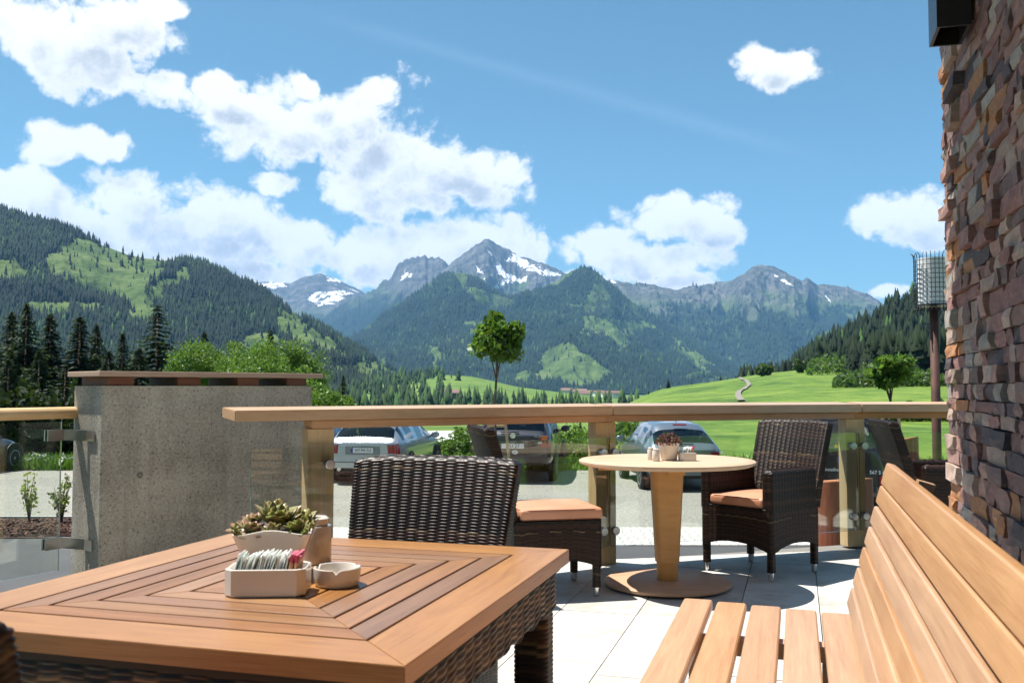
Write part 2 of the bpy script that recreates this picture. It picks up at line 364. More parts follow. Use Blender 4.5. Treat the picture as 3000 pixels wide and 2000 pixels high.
# ---- mountains
m, t, b = mat('mountain'); co = objco(t); at = t.new('ShaderNodeAttribute', _attribute_name='Col'); sep = t.new('ShaderNodeSeparateColor', Color=at.outputs['Color'])
nf = t.noise(t.mapping(co, (1, 1, 0.35)), 0.045, 5, 0.75); ng = t.noise(co, 0.012, 6, 0.65); nr = t.noise(t.mapping(co, (1, 1, 0.3)), 0.012, 8, 0.75)
forest = t.ramp(nf, [(0.35, (0.006, 0.016, 0.008)), (0.55, (0.014, 0.032, 0.013)), (0.72, (0.03, 0.06, 0.02))])
mead = t.ramp(t.math('ADD', t.math('MULTIPLY', ng, 0.6), t.math('MULTIPLY', nf, 0.4)), [(0.36, (0.035, 0.065, 0.02)), (0.5, (0.085, 0.135, 0.035)), (0.66, (0.16, 0.20, 0.07))])
rock = t.ramp(nr, [(0.33, (0.030, 0.038, 0.036)), (0.5, (0.085, 0.09, 0.082)), (0.68, (0.21, 0.20, 0.18))])
c = t.mix(sep.outputs[0], forest, mead); c = t.mix(sep.outputs[2], c, rock)
sn = t.smooth(t.math('ADD', sep.outputs[1], t.math('MULTIPLY', t.math('SUBTRACT', t.noise(t.mapping(co, (1, 1, 0.22)), 0.011, 7, 0.7, 0.6), 0.5), 2.0)), 0.46, 0.56); c = t.mix(sn, c, (0.84, 0.86, 0.9))
t.put(b.inputs['Base Color'], c); b.inputs['Roughness'].default_value = 0.9; b.inputs['Specular IOR Level'].default_value = 0.1
t.put(b.inputs['Normal'], t.bump(t.math('ADD', nf, nr), 0.9, 14.0)); M_MTN = m

def proj_uv(P):
    yc = P[..., 1]*cos(PITCH) + (P[..., 2]-CAMZ)*sin(PITCH); zc = -P[..., 1]*sin(PITCH) + (P[..., 2]-CAMZ)*cos(PITCH)
    return U0 + F*P[..., 0]/yc, V0 - F*zc/yc
def massif(name, label, pts, D0, span, base, nc, nr, seed, amp, lam, prof=1.15, mead_polys=(), snow_polys=(), treeline=None, rockline=None, snowamt=0.0, Dw=0.06, mead_n=0.0, rough=0.012, rug=0.35, streak=False):
    u0, u1 = pts[0][0]*K, pts[-1][0]*K; u = np.linspace(u0, u1, nc)
    px = np.array([p[0]*K for p in pts]); pv = np.array([p[1]*K for p in pts]); v = np.interp(u, px, pv)
    v = v - (ridged(u/38.0, u*0+seed, seed, 4)-0.5)*rough*700 * (D0 > 3000)
    Dr = D0*(1+Dw*(fbm(u/420.0, u*0, seed+3, 3)-0.5)*2)
    zr = CAMZ + (HZ - v)/F*Dr
    tb = np.concatenate([np.linspace(-0.35, -0.05, 8), np.linspace(0, 1, nr)**1.15]); T, Uc = np.meshgrid(tb, u, indexing='ij')
    Y = Dr[None, :] - span*T; X = (Uc-U0)/F*Y
    tp = np.clip(T, 0, 1); hh = np.maximum(zr-base, 5)[None, :]
    X0 = (Uc-U0)/F*Dr[None, :]
    w1 = X0 + lam*0.5*(fbm(X0/lam/1.7, Y/lam/1.7, seed+40, 3)-0.5)*2
    spur = ridged(w1/lam, Y/(lam*3.2), seed+7, 6, 0.52)-0.6
    det = fbm(X0/lam*3.1, Y/lam*2.2, seed+11, 5, 0.55)-0.5
    env = np.sin(np.clip(tp, 0, 1)*pi)**0.7*(1-tp*0.25)
    Z = base + hh*(1-tp)**prof + (spur*amp + det*amp*rug)*env*np.minimum(1, hh/ (amp*1.2))
    Z = np.where(T < 0, zr[None, :] + T*hh*1.6, Z)
    P = np.stack([X, Y, Z], -1); pu, pvv = proj_uv(P); pu = pu/K; pvv = pvv/K
    nu = pu + (fbm(X/lam*6, Y/lam*6, seed+21, 4)-0.5)*46; nv = pvv + (fbm(X/lam*6, Y/lam*6, seed+31, 4)-0.5)*30
    mead = np.zeros_like(Z)
    for pl in mead_polys: mead = np.maximum(mead, inpoly(nu, nv, pl)*1.0)
    big = fbm(X/lam*2.2, Z/lam*2.2+Y/lam, seed+51, 5, 0.6)
    if mead_n: mead = np.maximum(mead, sstep(1-mead_n, 1-mead_n+0.06, big+0.12*spur))
    if streak: mead = np.maximum(mead, 0.6*sstep(0.70, 0.80, ridged(w1/lam*2.6, Y/(lam*5.0), seed+61, 4, 0.6))*sstep(0.46, 0.58, fbm(X/lam, Z/lam*1.5+Y/lam*0.6, seed+71, 3)))
    gz = np.gradient(Z, axis=0)/(np.gradient(Y, axis=0)+1e-6); slope = np.abs(gz)
    rock = np.zeros_like(Z); snow = np.zeros_like(Z)
    if treeline is not None: mead = np.maximum(mead, sstep(treeline-70, treeline+90, Z + (big-0.5)*420))
    if rockline is not None: rock = sstep(rockline-130, rockline+150, Z + (big-0.5)*380 + spur*260)
    for pl in snow_polys: snow = np.maximum(snow, inpoly(pu + (nu-pu)*0.35, pvv+(nv-pvv)*0.5, pl)*0.50)
    if snowamt: snow = snow*1.0 + snowamt*sstep(rockline, rockline+350, Z)*sstep(0.05, -0.25, spur)
    col = np.stack([mead, snow, rock, np.ones_like(Z)], -1).reshape(-1, 4)
    o = link(name, me_np(name, P.reshape(-1, 3), grid_faces(len(tb), nc), col=col), M_MTN); tag(o, label, None, kind='structure')
    return dict(P=P, fm=(1-mead)*(1-rock)*(T >= 0), mead=mead, T=T, uv=(pu, pvv))

M1 = massif('left_mountain', 'forested green mountain with pale clearings on the left',
 [(-420,425),(-200,452),(-60,470),(0,481),(60,499),(130,517),(180,538),(230,562),(290,584),(330,592),(400,600),(430,599),(470,607),(540,640),(600,668),(640,697),(700,733),(760,768),(830,808),(880,838),(930,866),(985,890),(1030,905)],
 2000, 1050, -25, 520, 150, 3, 105, 330, prof=1.25, Dw=0.03, rug=0.30,
 mead_polys=[[(170,545),(235,562),(265,592),(335,600),(372,620),(360,650),(336,668),(356,712),(345,752),(298,730),(290,695),(258,674),(216,662),(180,650),(118,632),(95,595)],
  [(205,540),(285,574),(335,588),(405,594),(400,612),(350,608),(300,604),(250,592)],[(372,640),(432,612),(428,648),(388,662),(352,700),(345,672)],
  [(630,705),(690,722),(760,780),(820,828),(760,822),(690,790),(640,750)],[(-60,590),(30,590),(58,632),(20,650),(-60,640)],[(55,692),(150,684),(158,722),(60,718)],[(165,685),(245,692),(240,712),(170,705)],
  [(735,828),(800,835),(870,828),(905,838),(955,866),(930,880),(860,872),(760,862)],[(560,770),(640,760),(660,800),(560,800)]])
M2 = massif('snowy_dome_mountain', 'rounded far mountain streaked with snow', [(480,662),(560,652),(600,646),(640,648),(665,650),(700,634),(732,627),(770,640),(800,655),(830,667),(860,690),(905,730)],
 9300, 2400, 100, 220, 70, 21, 260, 520, treeline=650, rockline=640, snowamt=0.55, snow_polys=[[(590,648),(640,648),(660,656),(620,668),(596,664)],[(705,690),(730,672),(790,665),(828,667),(770,694),(725,702)],[(735,634),(775,640),(800,655),(765,648)]], rough=0.006)
M3 = massif('jagged_shoulder_mountain', 'jagged grey shoulder left of the highest peak', [(720,745),(780,705),(830,676),(870,655),(890,640),(910,617),(930,599),(955,588),(985,594),(1015,601),(1040,618),(1090,650),(1150,690)],
 8300, 2300, 60, 340, 100, 33, 380, 420, treeline=760, rockline=700, snowamt=0.22, snow_polys=[[(920,640),(935,624),(948,632),(940,642)]], rough=0.048, mead_n=0.22)
M4 = massif('pyramid_peak', 'highest pyramid-shaped rocky peak with snow fields', [(930,690),(980,645),(1030,612),(1060,583),(1090,561),(1117,545),(1140,560),(1170,573),(1200,588),(1240,606),(1280,617),(1300,629),(1340,650),(1400,690),(1460,740)],
 7600, 2100, 80, 420, 140, 55, 420, 400, treeline=520, rockline=700, snowamt=0.40, rough=0.020,
 snow_polys=[[(1168,578),(1205,594),(1245,612),(1290,632),(1240,632),(1205,618),(1180,596)],[(1130,610),(1150,606),(1165,630),(1200,640),(1215,632),(1212,646),(1175,650),(1150,664),(1130,660),(1150,640)],[(1096,612),(1112,628),(1108,646),(1098,648),(1100,632)],[(1122,572),(1134,586),(1126,588)]])
M6 = massif('long_ridge_mountain', 'long grey-green ridge with a blunt summit on the right', [(1280,690),(1340,662),(1390,641),(1420,646),(1455,652),(1470,648),(1510,657),(1560,668),(1600,656),(1640,650),(1690,641),(1712,630),(1730,612),(1752,605),(1780,612),(1810,626),(1845,646),(1855,638),(1880,652),(1905,655),(1950,660),(1990,672),(2020,690),(2050,716),(2090,752),(2160,790),(2260,830)],
 6800, 2200, 30, 600, 150, 77, 400, 380, treeline=470, rockline=520, snowamt=0.12, rough=0.016, streak=True, mead_n=0.24, snow_polys=[[(1770,620),(1790,636),(1828,654),(1820,658),(1790,644)],[(1425,655),(1440,672),(1446,682),(1432,670)],[(1390,641),(1420,644),(1412,650)],[(1890,670),(1900,684),(1906,700),(1898,690)]])
M5 = massif('forested_front_ridge', 'blue-green forested ridge in front of the peaks', [(640,840),(740,800),(800,775),(840,752),(880,722),(930,690),(980,655),(1010,634),(1040,626),(1075,628),(1100,645),(1130,668),(1170,684),(1220,672),(1255,655),(1285,643),(1310,622),(1345,611),(1372,624),(1392,642),(1420,664),(1450,692),(1490,716),(1530,738),(1580,770),(1620,800),(1660,826),(1720,850),(1800,866),(1900,872),(2000,880)],
 4900, 2100, -15, 640, 170, 99, 310, 400, treeline=560, rockline=860, streak=True, mead_n=0.31, rough=0.005,
 mead_polys=[[(1345,728),(1372,736),(1420,752),(1455,790),(1430,800),(1390,772),(1330,765)],[(1435,735),(1500,738),(1500,752),(1445,762)],[(1255,800),(1300,788),(1345,812),(1400,850),(1380,880),(1300,882),(1230,866)],[(1545,770),(1580,800),(1640,838),(1600,842),(1560,812)],[(1065,650),(1110,665),(1130,700),(1090,690)],[(1180,860),(1220,850),(1210,885),(1170,885)],[(1300,690),(1330,700),(1320,712)],[(990,790),(1010,800),(1005,850),(985,840)]])

# ---- small cone trees of the far woods (nobody could count them)
m, t, b = mat('far_conifer'); at = t.new('ShaderNodeAttribute', _attribute_name='Col')
t.put(b.inputs['Base Color'], at.outputs['Color']); b.inputs['Roughness'].default_value = 0.85; b.inputs['Specular IOR Level'].default_value = 0.15; M_FARC = m
def cones(name, label, pos, h, wid, tiers=1, sides=5, pal=((0.006, 0.015, 0.008), (0.016, 0.034, 0.014)), rnd=RNG, broad=None):
    n = len(pos); hs = h*(0.40+1.0*rnd.random(n)**1.3); ws = hs*wid*(0.8+0.5*rnd.random(n)); ro = rnd.uniform(0, 2*pi, n)
    VV = []; FF = []; off = 0
    for k in range(tiers):
        z0 = k/tiers*0.75; z1 = 1.0 if k == tiers-1 else (k+1.6)/tiers; rk = 1-0.72*k/tiers
        a = np.arange(sides)*2*pi/sides
        ang = ro[:, None] + a[None, :] + k*0.5; jr = 0.6+0.8*rnd.random((n, sides)); jz = (rnd.random((n, sides))-0.5)*min(0.12, 0.5/tiers)
        ring = np.stack([np.cos(ang)*(ws[:, None]*rk*jr), np.sin(ang)*(ws[:, None]*rk*jr), hs[:, None]*(z0+jz)], -1)
        tip = np.stack([np.zeros(n), np.zeros(n), hs*min(z1, 1.0)], -1)[:, None, :]
        V = np.concatenate([ring, tip], 1) + pos[:, None, :]
        VV.append(V.reshape(-1, 3)); b0 = off + np.arange(n)[:, None]*(sides+1)
        f = np.stack([np.stack([b0[:, 0]+i, b0[:, 0]+(i+1) % sides, b0[:, 0]+sides], -1) for i in range(sides)], 1).reshape(-1, 3)
        FF.append(f); off += n*(sides+1)
    V = np.concatenate(VV); Fc = np.concatenate(FF)
    p0, p1 = np.array(pal[0]), np.array(pal[1]); pn = fbm(pos[:, 0]/(h*9), pos[:, 1]/(h*9)+pos[:, 2]/(h*5), 77, 3); mixr = np.clip(0.55*rnd.random(n)+1.6*(pn-0.35), 0, 1.5)[:, None]; c = p0*(1-mixr)+p1*mixr
    if broad is not None: c = np.where((rnd.random(n) < broad*6*np.clip(pn-0.33, 0, 1))[:, None], np.array((0.04, 0.085, 0.02)), c)
    cc = np.concatenate([np.repeat(c, sides+1, 0)]*tiers); cc = np.concatenate([cc, np.ones((len(cc), 1))], 1)
    return tag(link(name, me_np(name, V, Fc, col=cc, smooth=False), M_FARC), label, 'forest', kind='stuff')
def scatter(Mf, n, thr=0.5, tmax=1.0, sparse=0.02, umin=-80, umax=2450, clump=None):
    P, fm, T = Mf['P'], Mf['fm'], Mf['T']; nr, nc = T.shape; out = []; tot = 0
    for _ in range(40):
        i = RNG.integers(8, nr-1, n); j = RNG.integers(0, nc-1, n); fi = RNG.random(n)[:, None]; fj = RNG.random(n)[:, None]
        p = (P[i, j]*(1-fi)+P[i+1, j]*fi)*(1-fj) + (P[i, j+1]*(1-fi)+P[i+1, j+1]*fi)*fj
        ok = ((fm[i, j] > thr) | (RNG.random(n) < sparse)) & (T[i, j] < tmax)
        uu = Mf['uv'][0][i, j]; ok &= (uu > umin) & (uu < umax)
        out.append(p[ok]); tot += ok.sum()
        if tot >= n: break
    return np.concatenate(out)[:n]
p = scatter(M1, 30000, sparse=0.03); p[:, 2] -= 1.0
cones('mountain_forest', 'dense dark spruce forest covering the left mountain', p, 15, 0.18, tiers=2, pal=((0.004, 0.011, 0.007), (0.011, 0.025, 0.011)), broad=0.03)
p = scatter(M5, 42000, sparse=0.03); p[:, 2] -= 1.0
cones('ridge_forest', 'dark blue-green forest covering the front ridge', p, 18, 0.21, pal=((0.005, 0.014, 0.009), (0.012, 0.027, 0.013)), broad=0.04)
p = scatter(M6, 12000, sparse=0.01); cones('slope_forest', 'forest on the lower slopes of the long ridge', p, 26, 0.22, broad=0.05)

# ---- near forest hill on the right and valley woods
HILL = [(1700,905),(1800,884),(1830,862),(1860,830),(1900,806),(1950,780),(2000,758),(2050,722),(2100,702),(2160,676),(2300,610),(2500,560),(2800,540)]
M7 = massif('wooded_hill', 'dark wooded hillside rising behind the lamp post', HILL, 560, 235, -6, 160, 60, 5, 6, 120, prof=1.0, Dw=0.02)
p = scatter(M7, 2600, thr=-1, umin=1690, umax=2420); p[:, 2] -= 0.5
cones('hill_forest', 'dense dark conifers covering the wooded hill', p, 12, 0.19, tiers=8, sides=7, pal=((0.004, 0.010, 0.005), (0.012, 0.026, 0.010)), broad=0.08)
def patch(n, fu, fy):
    u = fu(n); y = fy(n); x = (u-U0)/F*y; return np.stack([x, y, ground_z(x, y)-0.2], -1)
q_u = RNG.uniform(2330, 2800, 900); q_y = RNG.uniform(150, 335, 900); ok = q_y > 335-(q_u-2330)*0.9; q_u, q_y = q_u[ok], q_y[ok]; q_x = (q_u-U0)/F*q_y
cones('hill_forest', 'dark conifers at the lower edge of the wooded hill', np.stack([q_x, q_y, ground_z(q_x, q_y)-0.2], -1), 7.0, 0.20, tiers=11, sides=9, pal=((0.004, 0.010, 0.005), (0.014, 0.028, 0.010)), broad=0.06)
def valley(n):
    q = []
    for (uu, su, yy, sy, k) in [(1020,55,900,120,130),(1130,60,1020,130,130),(1235,40,1180,60,110),(960,40,800,90,60),(1420,160,760,40,70),(1620,160,700,40,60),(1250,150,640,50,90),(1100,130,560,60,80),(1900,120,760,60,50),(1180,40,860,60,40)]:
        u = RNG.normal(uu, su, k); y = RNG.normal(yy, sy, k); x = (u-U0)/F*y; q.append(np.stack([x, y, ground_z(x, y)-0.3], -1))
    return np.concatenate(q)
cones('valley_wood', 'scattered dark groves on the valley meadow', valley(0), 13, 0.19, tiers=3, sides=6, pal=((0.010, 0.026, 0.010), (0.034, 0.065, 0.020)), broad=0.12)
# ================================================================== TREES
def leaf_mat(name, transl=0.35, rough=0.5, spec=0.35):
    m, t, b = mat(name); at = t.new('ShaderNodeAttribute', _attribute_name='Col').outputs['Color']
    r = orand(t); hs = t.new('ShaderNodeHueSaturation', Value=t.math('MULTIPLY_ADD', r, 0.35, 0.82), Color=at)
    n = t.noise(objco(t), 3.0, 3); c = t.mix(t.math('MULTIPLY', n, 0.25), hs.outputs[0], (0.02, 0.05, 0.01))
    t.put(b.inputs['Base Color'], c); b.inputs['Roughness'].default_value = rough; b.inputs['Specular IOR Level'].default_value = spec
    tr = t.new('ShaderNodeBsdfTranslucent'); t.l.new(t.mix(0.5, c, (0.25, 0.42, 0.04)), tr.inputs[0])
    mx = t.new('ShaderNodeMixShader', i0=transl); t.l.new(b.outputs[0], mx.inputs[1]); t.l.new(tr.outputs[0], mx.inputs[2])
    t.l.new(mx.outputs[0], t.n['Material Output'].inputs[0]); return m
M_LEAF = leaf_mat('leaf_foliage'); M_NEEDLE = leaf_mat('needle_foliage', 0.08, 0.7, 0.2)
M_BARK = simple('bark', (0.09, 0.065, 0.045), 0.9, var=0.25, nscale=25, bump=0.6)
def cards(name, c, size, pal, rng, aspect=0.6, up=0.0, nrm=None, shape='diamond'):
    """leaf-sized faces at points c (n,3)"""
    n = len(c); size = size*(0.6+0.8*rng.random(n))[:, None]
    d = rng.normal(size=(n, 3)); d[:, 2] += up; d /= np.linalg.norm(d, axis=1, keepdims=True)
    q = rng.normal(size=(n, 3)); s = np.cross(d, q); s /= np.linalg.norm(s, axis=1, keepdims=True)
    k = np.cross(d, s)*size*0.18
    V = np.stack([c-d*size, c+s*size*aspect+k, c+d*size, c-s*size*aspect+k], 1).reshape(-1, 3); Q = np.arange(4*n).reshape(-1, 4)
    pal = np.array(pal); cc = pal[rng.integers(0, len(pal), n)]*(0.75+0.5*rng.random(n))[:, None]
    cc = np.concatenate([np.repeat(cc, 4, 0), np.ones((4*n, 1))], 1)
    return me_np(name, V, Q, col=cc, smooth=False)
def clump_points(rng, cx, r, nclump, per, sq=(1, 1, 1), clr=0.28, shell=0.55):
    out = []
    for i in range(nclump):
        d = rng.normal(size=3); d /= np.linalg.norm(d); rr = r*(shell+(1-shell)*rng.random())
        c = np.array(cx)+d*rr*np.array(sq); k = int(per*(0.6+0.8*rng.random()))
        p = rng.normal(size=(k, 3)); p = p/np.linalg.norm(p, axis=1, keepdims=True)*(rng.random((k, 1))**0.45)*r*clr*(0.7+0.6*rng.random()); out.append(c+p*np.array((1, 1, 0.8)))
    return np.concatenate(out)
def trunk_me(h, r, rng, limbs, crown_c, crown_r, sq=(1, 1, 1)):
    bm = bmesh.new(); p = Vector((0, 0, -0.05)); N = 5; pts = []
    for i in range(N+1): pts.append(Vector((rng.normal()*0.02*h*(i > 0), rng.normal()*0.02*h*(i > 0), h*i/N - 0.05)))
    for i in range(N): add_cyl(bm, pts[i], pts[i+1]+Vector((0, 0, 0.01)), r*(1-0.09*i), r*(1-0.09*(i+1)), 8)
    for i in range(limbs):
        a = 2*pi*i/limbs+rng.random(); e = Vector(crown_c)+Vector((cos(a)*crown_r*sq[0]*0.75, sin(a)*crown_r*sq[1]*0.75, crown_r*sq[2]*rng.uniform(-0.3, 0.7))); s = pts[int(N-rng.integers(0, 2))]
        mid = s.lerp(e, 0.5)+Vector((0, 0, crown_r*0.12)); add_cyl(bm, s, mid, r*0.45, r*0.28, 6); add_cyl(bm, mid, e, r*0.28, r*0.08, 6)
    return bm_me('trunk', bm, True)
def broadleaf(name, label, loc, h_trunk, r_trunk, cz, cr, sq, nclump, per, leaf, pal, seed, cat='tree', limbs=7, group=None, clr=0.28, up=0.0, shell=0.55):
    rng = np.random.default_rng(seed); t_ = thing(name, label, cat, loc, rng.uniform(0, 6), group)
    link('trunk', trunk_me(h_trunk, r_trunk, rng, limbs, (0, 0, cz), cr, sq), M_BARK, t_)
    pts = clump_points(rng, (0, 0, cz), cr, nclump, per, sq, clr, shell)
    link('crown', cards('crown', pts, leaf, pal, rng, up=up), M_LEAF, t_); return t_
GREENS = [(0.075, 0.16, 0.018), (0.11, 0.215, 0.025), (0.05, 0.11, 0.015), (0.15, 0.26, 0.035)]
# --- spruces by the lot on the left
def spruce_meshes(seed, H=10.0, R=2.9, gap=1.0):
    rng = np.random.default_rng(seed); bm = bmesh.new(); add_cyl(bm, (0, 0, -0.3), (0, 0, H*0.97), 0.16, 0.02, 8); tr = bm_me('trunk', bm, True)
    C = []; Dv = []; SZ = []
    z = H*0.04
    while z < H*0.985:
        f = z/H; L = R*(1-f)**1.0*(0.72+0.5*rng.random())+0.09; nb = int(5+4*(1-f)); a0 = rng.random()*6.3
        for k in range(nb):
            a = a0+2*pi*k/nb+rng.normal()*0.18; Lb = L*(0.65+0.55*rng.random()); ns = max(4, int(Lb/0.17))
            for s_ in np.linspace(0.08, 1, ns):
                rr = Lb*s_; dz = -0.42*rr*(0.6+0.5*s_)+0.20*rr*s_**3
                for side in (-1, 1, 0):
                    wv = Lb*0.20*(1-s_*0.75)*side*(0.5+0.8*rng.random())
                    C.append((cos(a)*rr-sin(a)*wv, sin(a)*rr+cos(a)*wv, z+dz-0.05*abs(side)-0.07*rng.random()))
                    dd = np.array((cos(a+side*0.8), sin(a+side*0.8), -0.35+0.2*rng.normal())); Dv.append(dd/np.linalg.norm(dd)); SZ.append((0.15+0.09*rng.random()+0.08*(1-f))*(0.42+0.58*min(1, (1-f)*2.2)))
        z += (0.15+0.10*rng.random())*gap*(0.6+0.6*(1-f))
    C = np.array(C); Dv = np.array(Dv); SZ = np.array(SZ)[:, None]; n = len(C)
    s = np.cross(Dv, rng.normal(size=(n, 3))*0.4+np.array((0, 0, 1))); s /= np.linalg.norm(s, axis=1, keepdims=True)
    V = np.stack([C-Dv*SZ, C+s*SZ*0.42, C+Dv*SZ*1.2, C-s*SZ*0.42], 1).reshape(-1, 3)
    pal = np.array([(0.007, 0.018, 0.008), (0.012, 0.027, 0.010), (0.020, 0.038, 0.012)]); cc = pal[rng.integers(0, 3, n)]*(0.7+0.6*rng.random(n))[:, None]
    return tr, me_np('crown', V, np.arange(4*n).reshape(-1, 4), col=np.concatenate([np.repeat(cc, 4, 0), np.ones((4*n, 1))], 1), smooth=False)
SPR = [spruce_meshes(1), spruce_meshes(2, R=2.4), spruce_meshes(3, R=3.0, gap=1.7)]
WIDE = 1.22
def spruce(label, u, vtop, D, var, wid=1.0, zb=None, group='spruces beside the parking lot', name='spruce_tree'):
    top = at_y(u, vtop, D); zb = ground_z(top.x, D) if zb is None else zb; h = (top.z-float(zb))/10.0
    o = thing(name, label, 'tree', (top.x, D, float(zb)), random.uniform(0, 6), group); o.scale = (h*wid*WIDE, h*wid*WIDE, h)
    link('trunk', SPR[var][0], M_BARK, o); link('crown', SPR[var][1], M_NEEDLE, o); return o
for (du, dv, D, var, wd, lb) in [(62,690,58,0,0.95,'tallest of the dark spruces at the far left edge'),(28,706,64,1,1.0,'dark spruce at the left edge, behind the tallest one'),(-22,735,55,0,1.0,'dark spruce cut off by the left picture edge'),
   (117,710,60,1,1.0,'slim dark spruce second from the left group'),(184,716,60,1,1.15,'dark spruce with its tip left of the concrete wall cap'),(222,738,62,0,0.9,'spruce close behind the one with the paired tip'),
   (282,760,60,0,0.9,'shorter dark spruce above the left end of the wall cap'),(362,692,62,2,1.15,'lone open-branched spruce rising high above the concrete wall'),(90,800,52,0,1.1,'low broad spruce in front of the left group'),(150,830,50,2,1.0,'small spruce filling the gap above the handrail'),(20,820,50,0,1.2,'low dark spruce above the left handrail'),
   (470,752,75,1,0.8,'small spruce tip behind the bright green trees'),(622,752,56,0,0.75,'narrow spruce standing among the bright green trees'),(788,857,70,0,0.75,'small dark spruce right of the concrete wall'),(250,800,50,0,1.2,'bushy spruce hidden behind the wall corner'),(320,790,54,1,1.2,'dim spruce behind the wall cap'),(-70,700,60,1,1.1,'spruce leaning into the left picture edge')]:
    spruce(lb, du*K, dv*K, D, var, wd)
# --- bright green broadleaf trees behind the wall
for i, (du, dv, D, rw, lb) in enumerate([(445,775,50,1.35,'leftmost bright green broadleaf tree above the wall cap'),(520,768,52,1.45,'bright green tree over the middle of the wall cap'),(590,772,47,1.5,'glossy bright tree beside the narrow spruce'),(675,785,50,1.5,'bright green tree above the right end of the wall cap'),(725,842,46,1.3,'low bright tree right of the wall cap'),(745,890,44,1.2,'light green bush-like tree between wall and railing'),(610,830,44,1.4,'leafy tree close behind the wall cap')]):
    tp = at_y(du*K, dv*K, D); zb = float(ground_z(tp.x, D)); hh = tp.z-zb; cr = rw
    broadleaf('broadleaf_tree', lb, (tp.x, D, zb), hh-1.6*cr, 0.10, hh-cr*1.25, cr, (1.05, 1.05, 1.25), 36, 290, 0.060, GREENS, 60+i, group='bright green trees behind the wall', clr=0.44)
# --- dark wooded strip and hedge fill behind the lot (understorey)
def understorey(name, label, boxes, leaf, pal, seed, dens):
    rng = np.random.default_rng(seed); out = []
    for (u0, u1, y0, y1, h) in boxes:
        n = int(dens*(u1-u0)); u = rng.uniform(u0, u1, n); y = rng.uniform(y0, y1, n); x = (u-U0)/F*y; z = ground_z(x, y)
        hh = h*(0.45+0.55*fbm(x*1.1, y*0.7, seed, 3)*1.5); hh = hh*np.clip(np.sin(pi*(u-u0)/(u1-u0)), 0, 1)**0.4*(0.5+1.0*fbm(u/22.0, u*0+seed, seed+3, 3)); z2 = z+hh*rng.random(n)**0.8; out.append(np.stack([x, y, z2], -1))
    me = cards(name, np.concatenate(out), leaf, pal, rng); return tag(link(name, me, M_NEEDLE if max(pal[0]) < 0.03 else M_LEAF), label, 'undergrowth', kind='stuff')
understorey('undergrowth', 'dark undergrowth below the spruces', [(-150,320,30,36,2.6)], 0.12, [(0.004, 0.010, 0.004), (0.008, 0.017, 0.005)], 4, 30)
understorey('hedge_growth', 'leafy green undergrowth along the far edge of the lot', [(1655,1800,26.2,28,0.75),(1290,1390,27,29,0.5),(1780,1900,26.5,29,0.8)], 0.05, GREENS, 5, 26)
understorey('wooded_strip', 'belt of young trees below the parking lot', [(1600,1960,56,72,0.9)], 0.16, [(0.03, 0.075, 0.012), (0.05, 0.11, 0.018), (0.02, 0.05, 0.01)], 6, 14)
understorey('hedge_growth', 'dark hedge crossing the meadow behind the lamp post', [(2520,3050,62,66,1.3)], 0.14, [(0.02, 0.05, 0.012), (0.035, 0.075, 0.015)], 8, 12)
understorey('bush_belt', 'rounded bushes at the foot of the wooded hill', [(2360,2500,200,300,4.0),(2440,2780,135,165,3.0)], 0.30, [(0.035, 0.085, 0.015), (0.06, 0.13, 0.022), (0.025, 0.06, 0.012)], 9, 26)
# --- grass and flowers along the lot edge
def grass_strip():
    rng = np.random.default_rng(3); n = 16000; x = np.concatenate([rng.uniform(-17, -9, n*2//3), rng.uniform(-9, 12, n//3+1)])[:n]; y = 25.4+rng.gamma(2.0, 0.55, n); z = np.asarray(ground_z(x, y)); h = rng.uniform(0.12, 0.42, n)
    b0 = np.stack([x, y, z], -1); sd = rng.normal(size=(n, 3))*0.022; sd[:, 2] = 0; tip = b0+np.stack([rng.normal(size=n)*0.09, rng.normal(size=n)*0.09, h], -1)
    V = np.stack([b0-sd, b0+sd, tip], 1).reshape(-1, 3); pal = np.array([(0.07, 0.17, 0.015), (0.11, 0.23, 0.025), (0.05, 0.12, 0.012)]); c = pal[rng.integers(0, 3, n)]; fl = rng.random(n) < 0.03; c[fl] = (0.7, 0.7, 0.65)
    V = V.reshape(n, 3, 3); V[fl, 0] += np.array((-0.03, 0, 0.3)); V[fl, 1] += np.array((0.03, 0, 0.3)); V = V.reshape(-1, 3)
    return me_np('grass', V, np.arange(3*n).reshape(-1, 3), col=np.concatenate([np.repeat(c, 3, 0), np.ones((3*n, 1))], 1), smooth=False)
tag(link('grass', grass_strip(), M_LEAF), 'tall grass with white flowers along the far edge of the gravel', 'grass', kind='stuff')
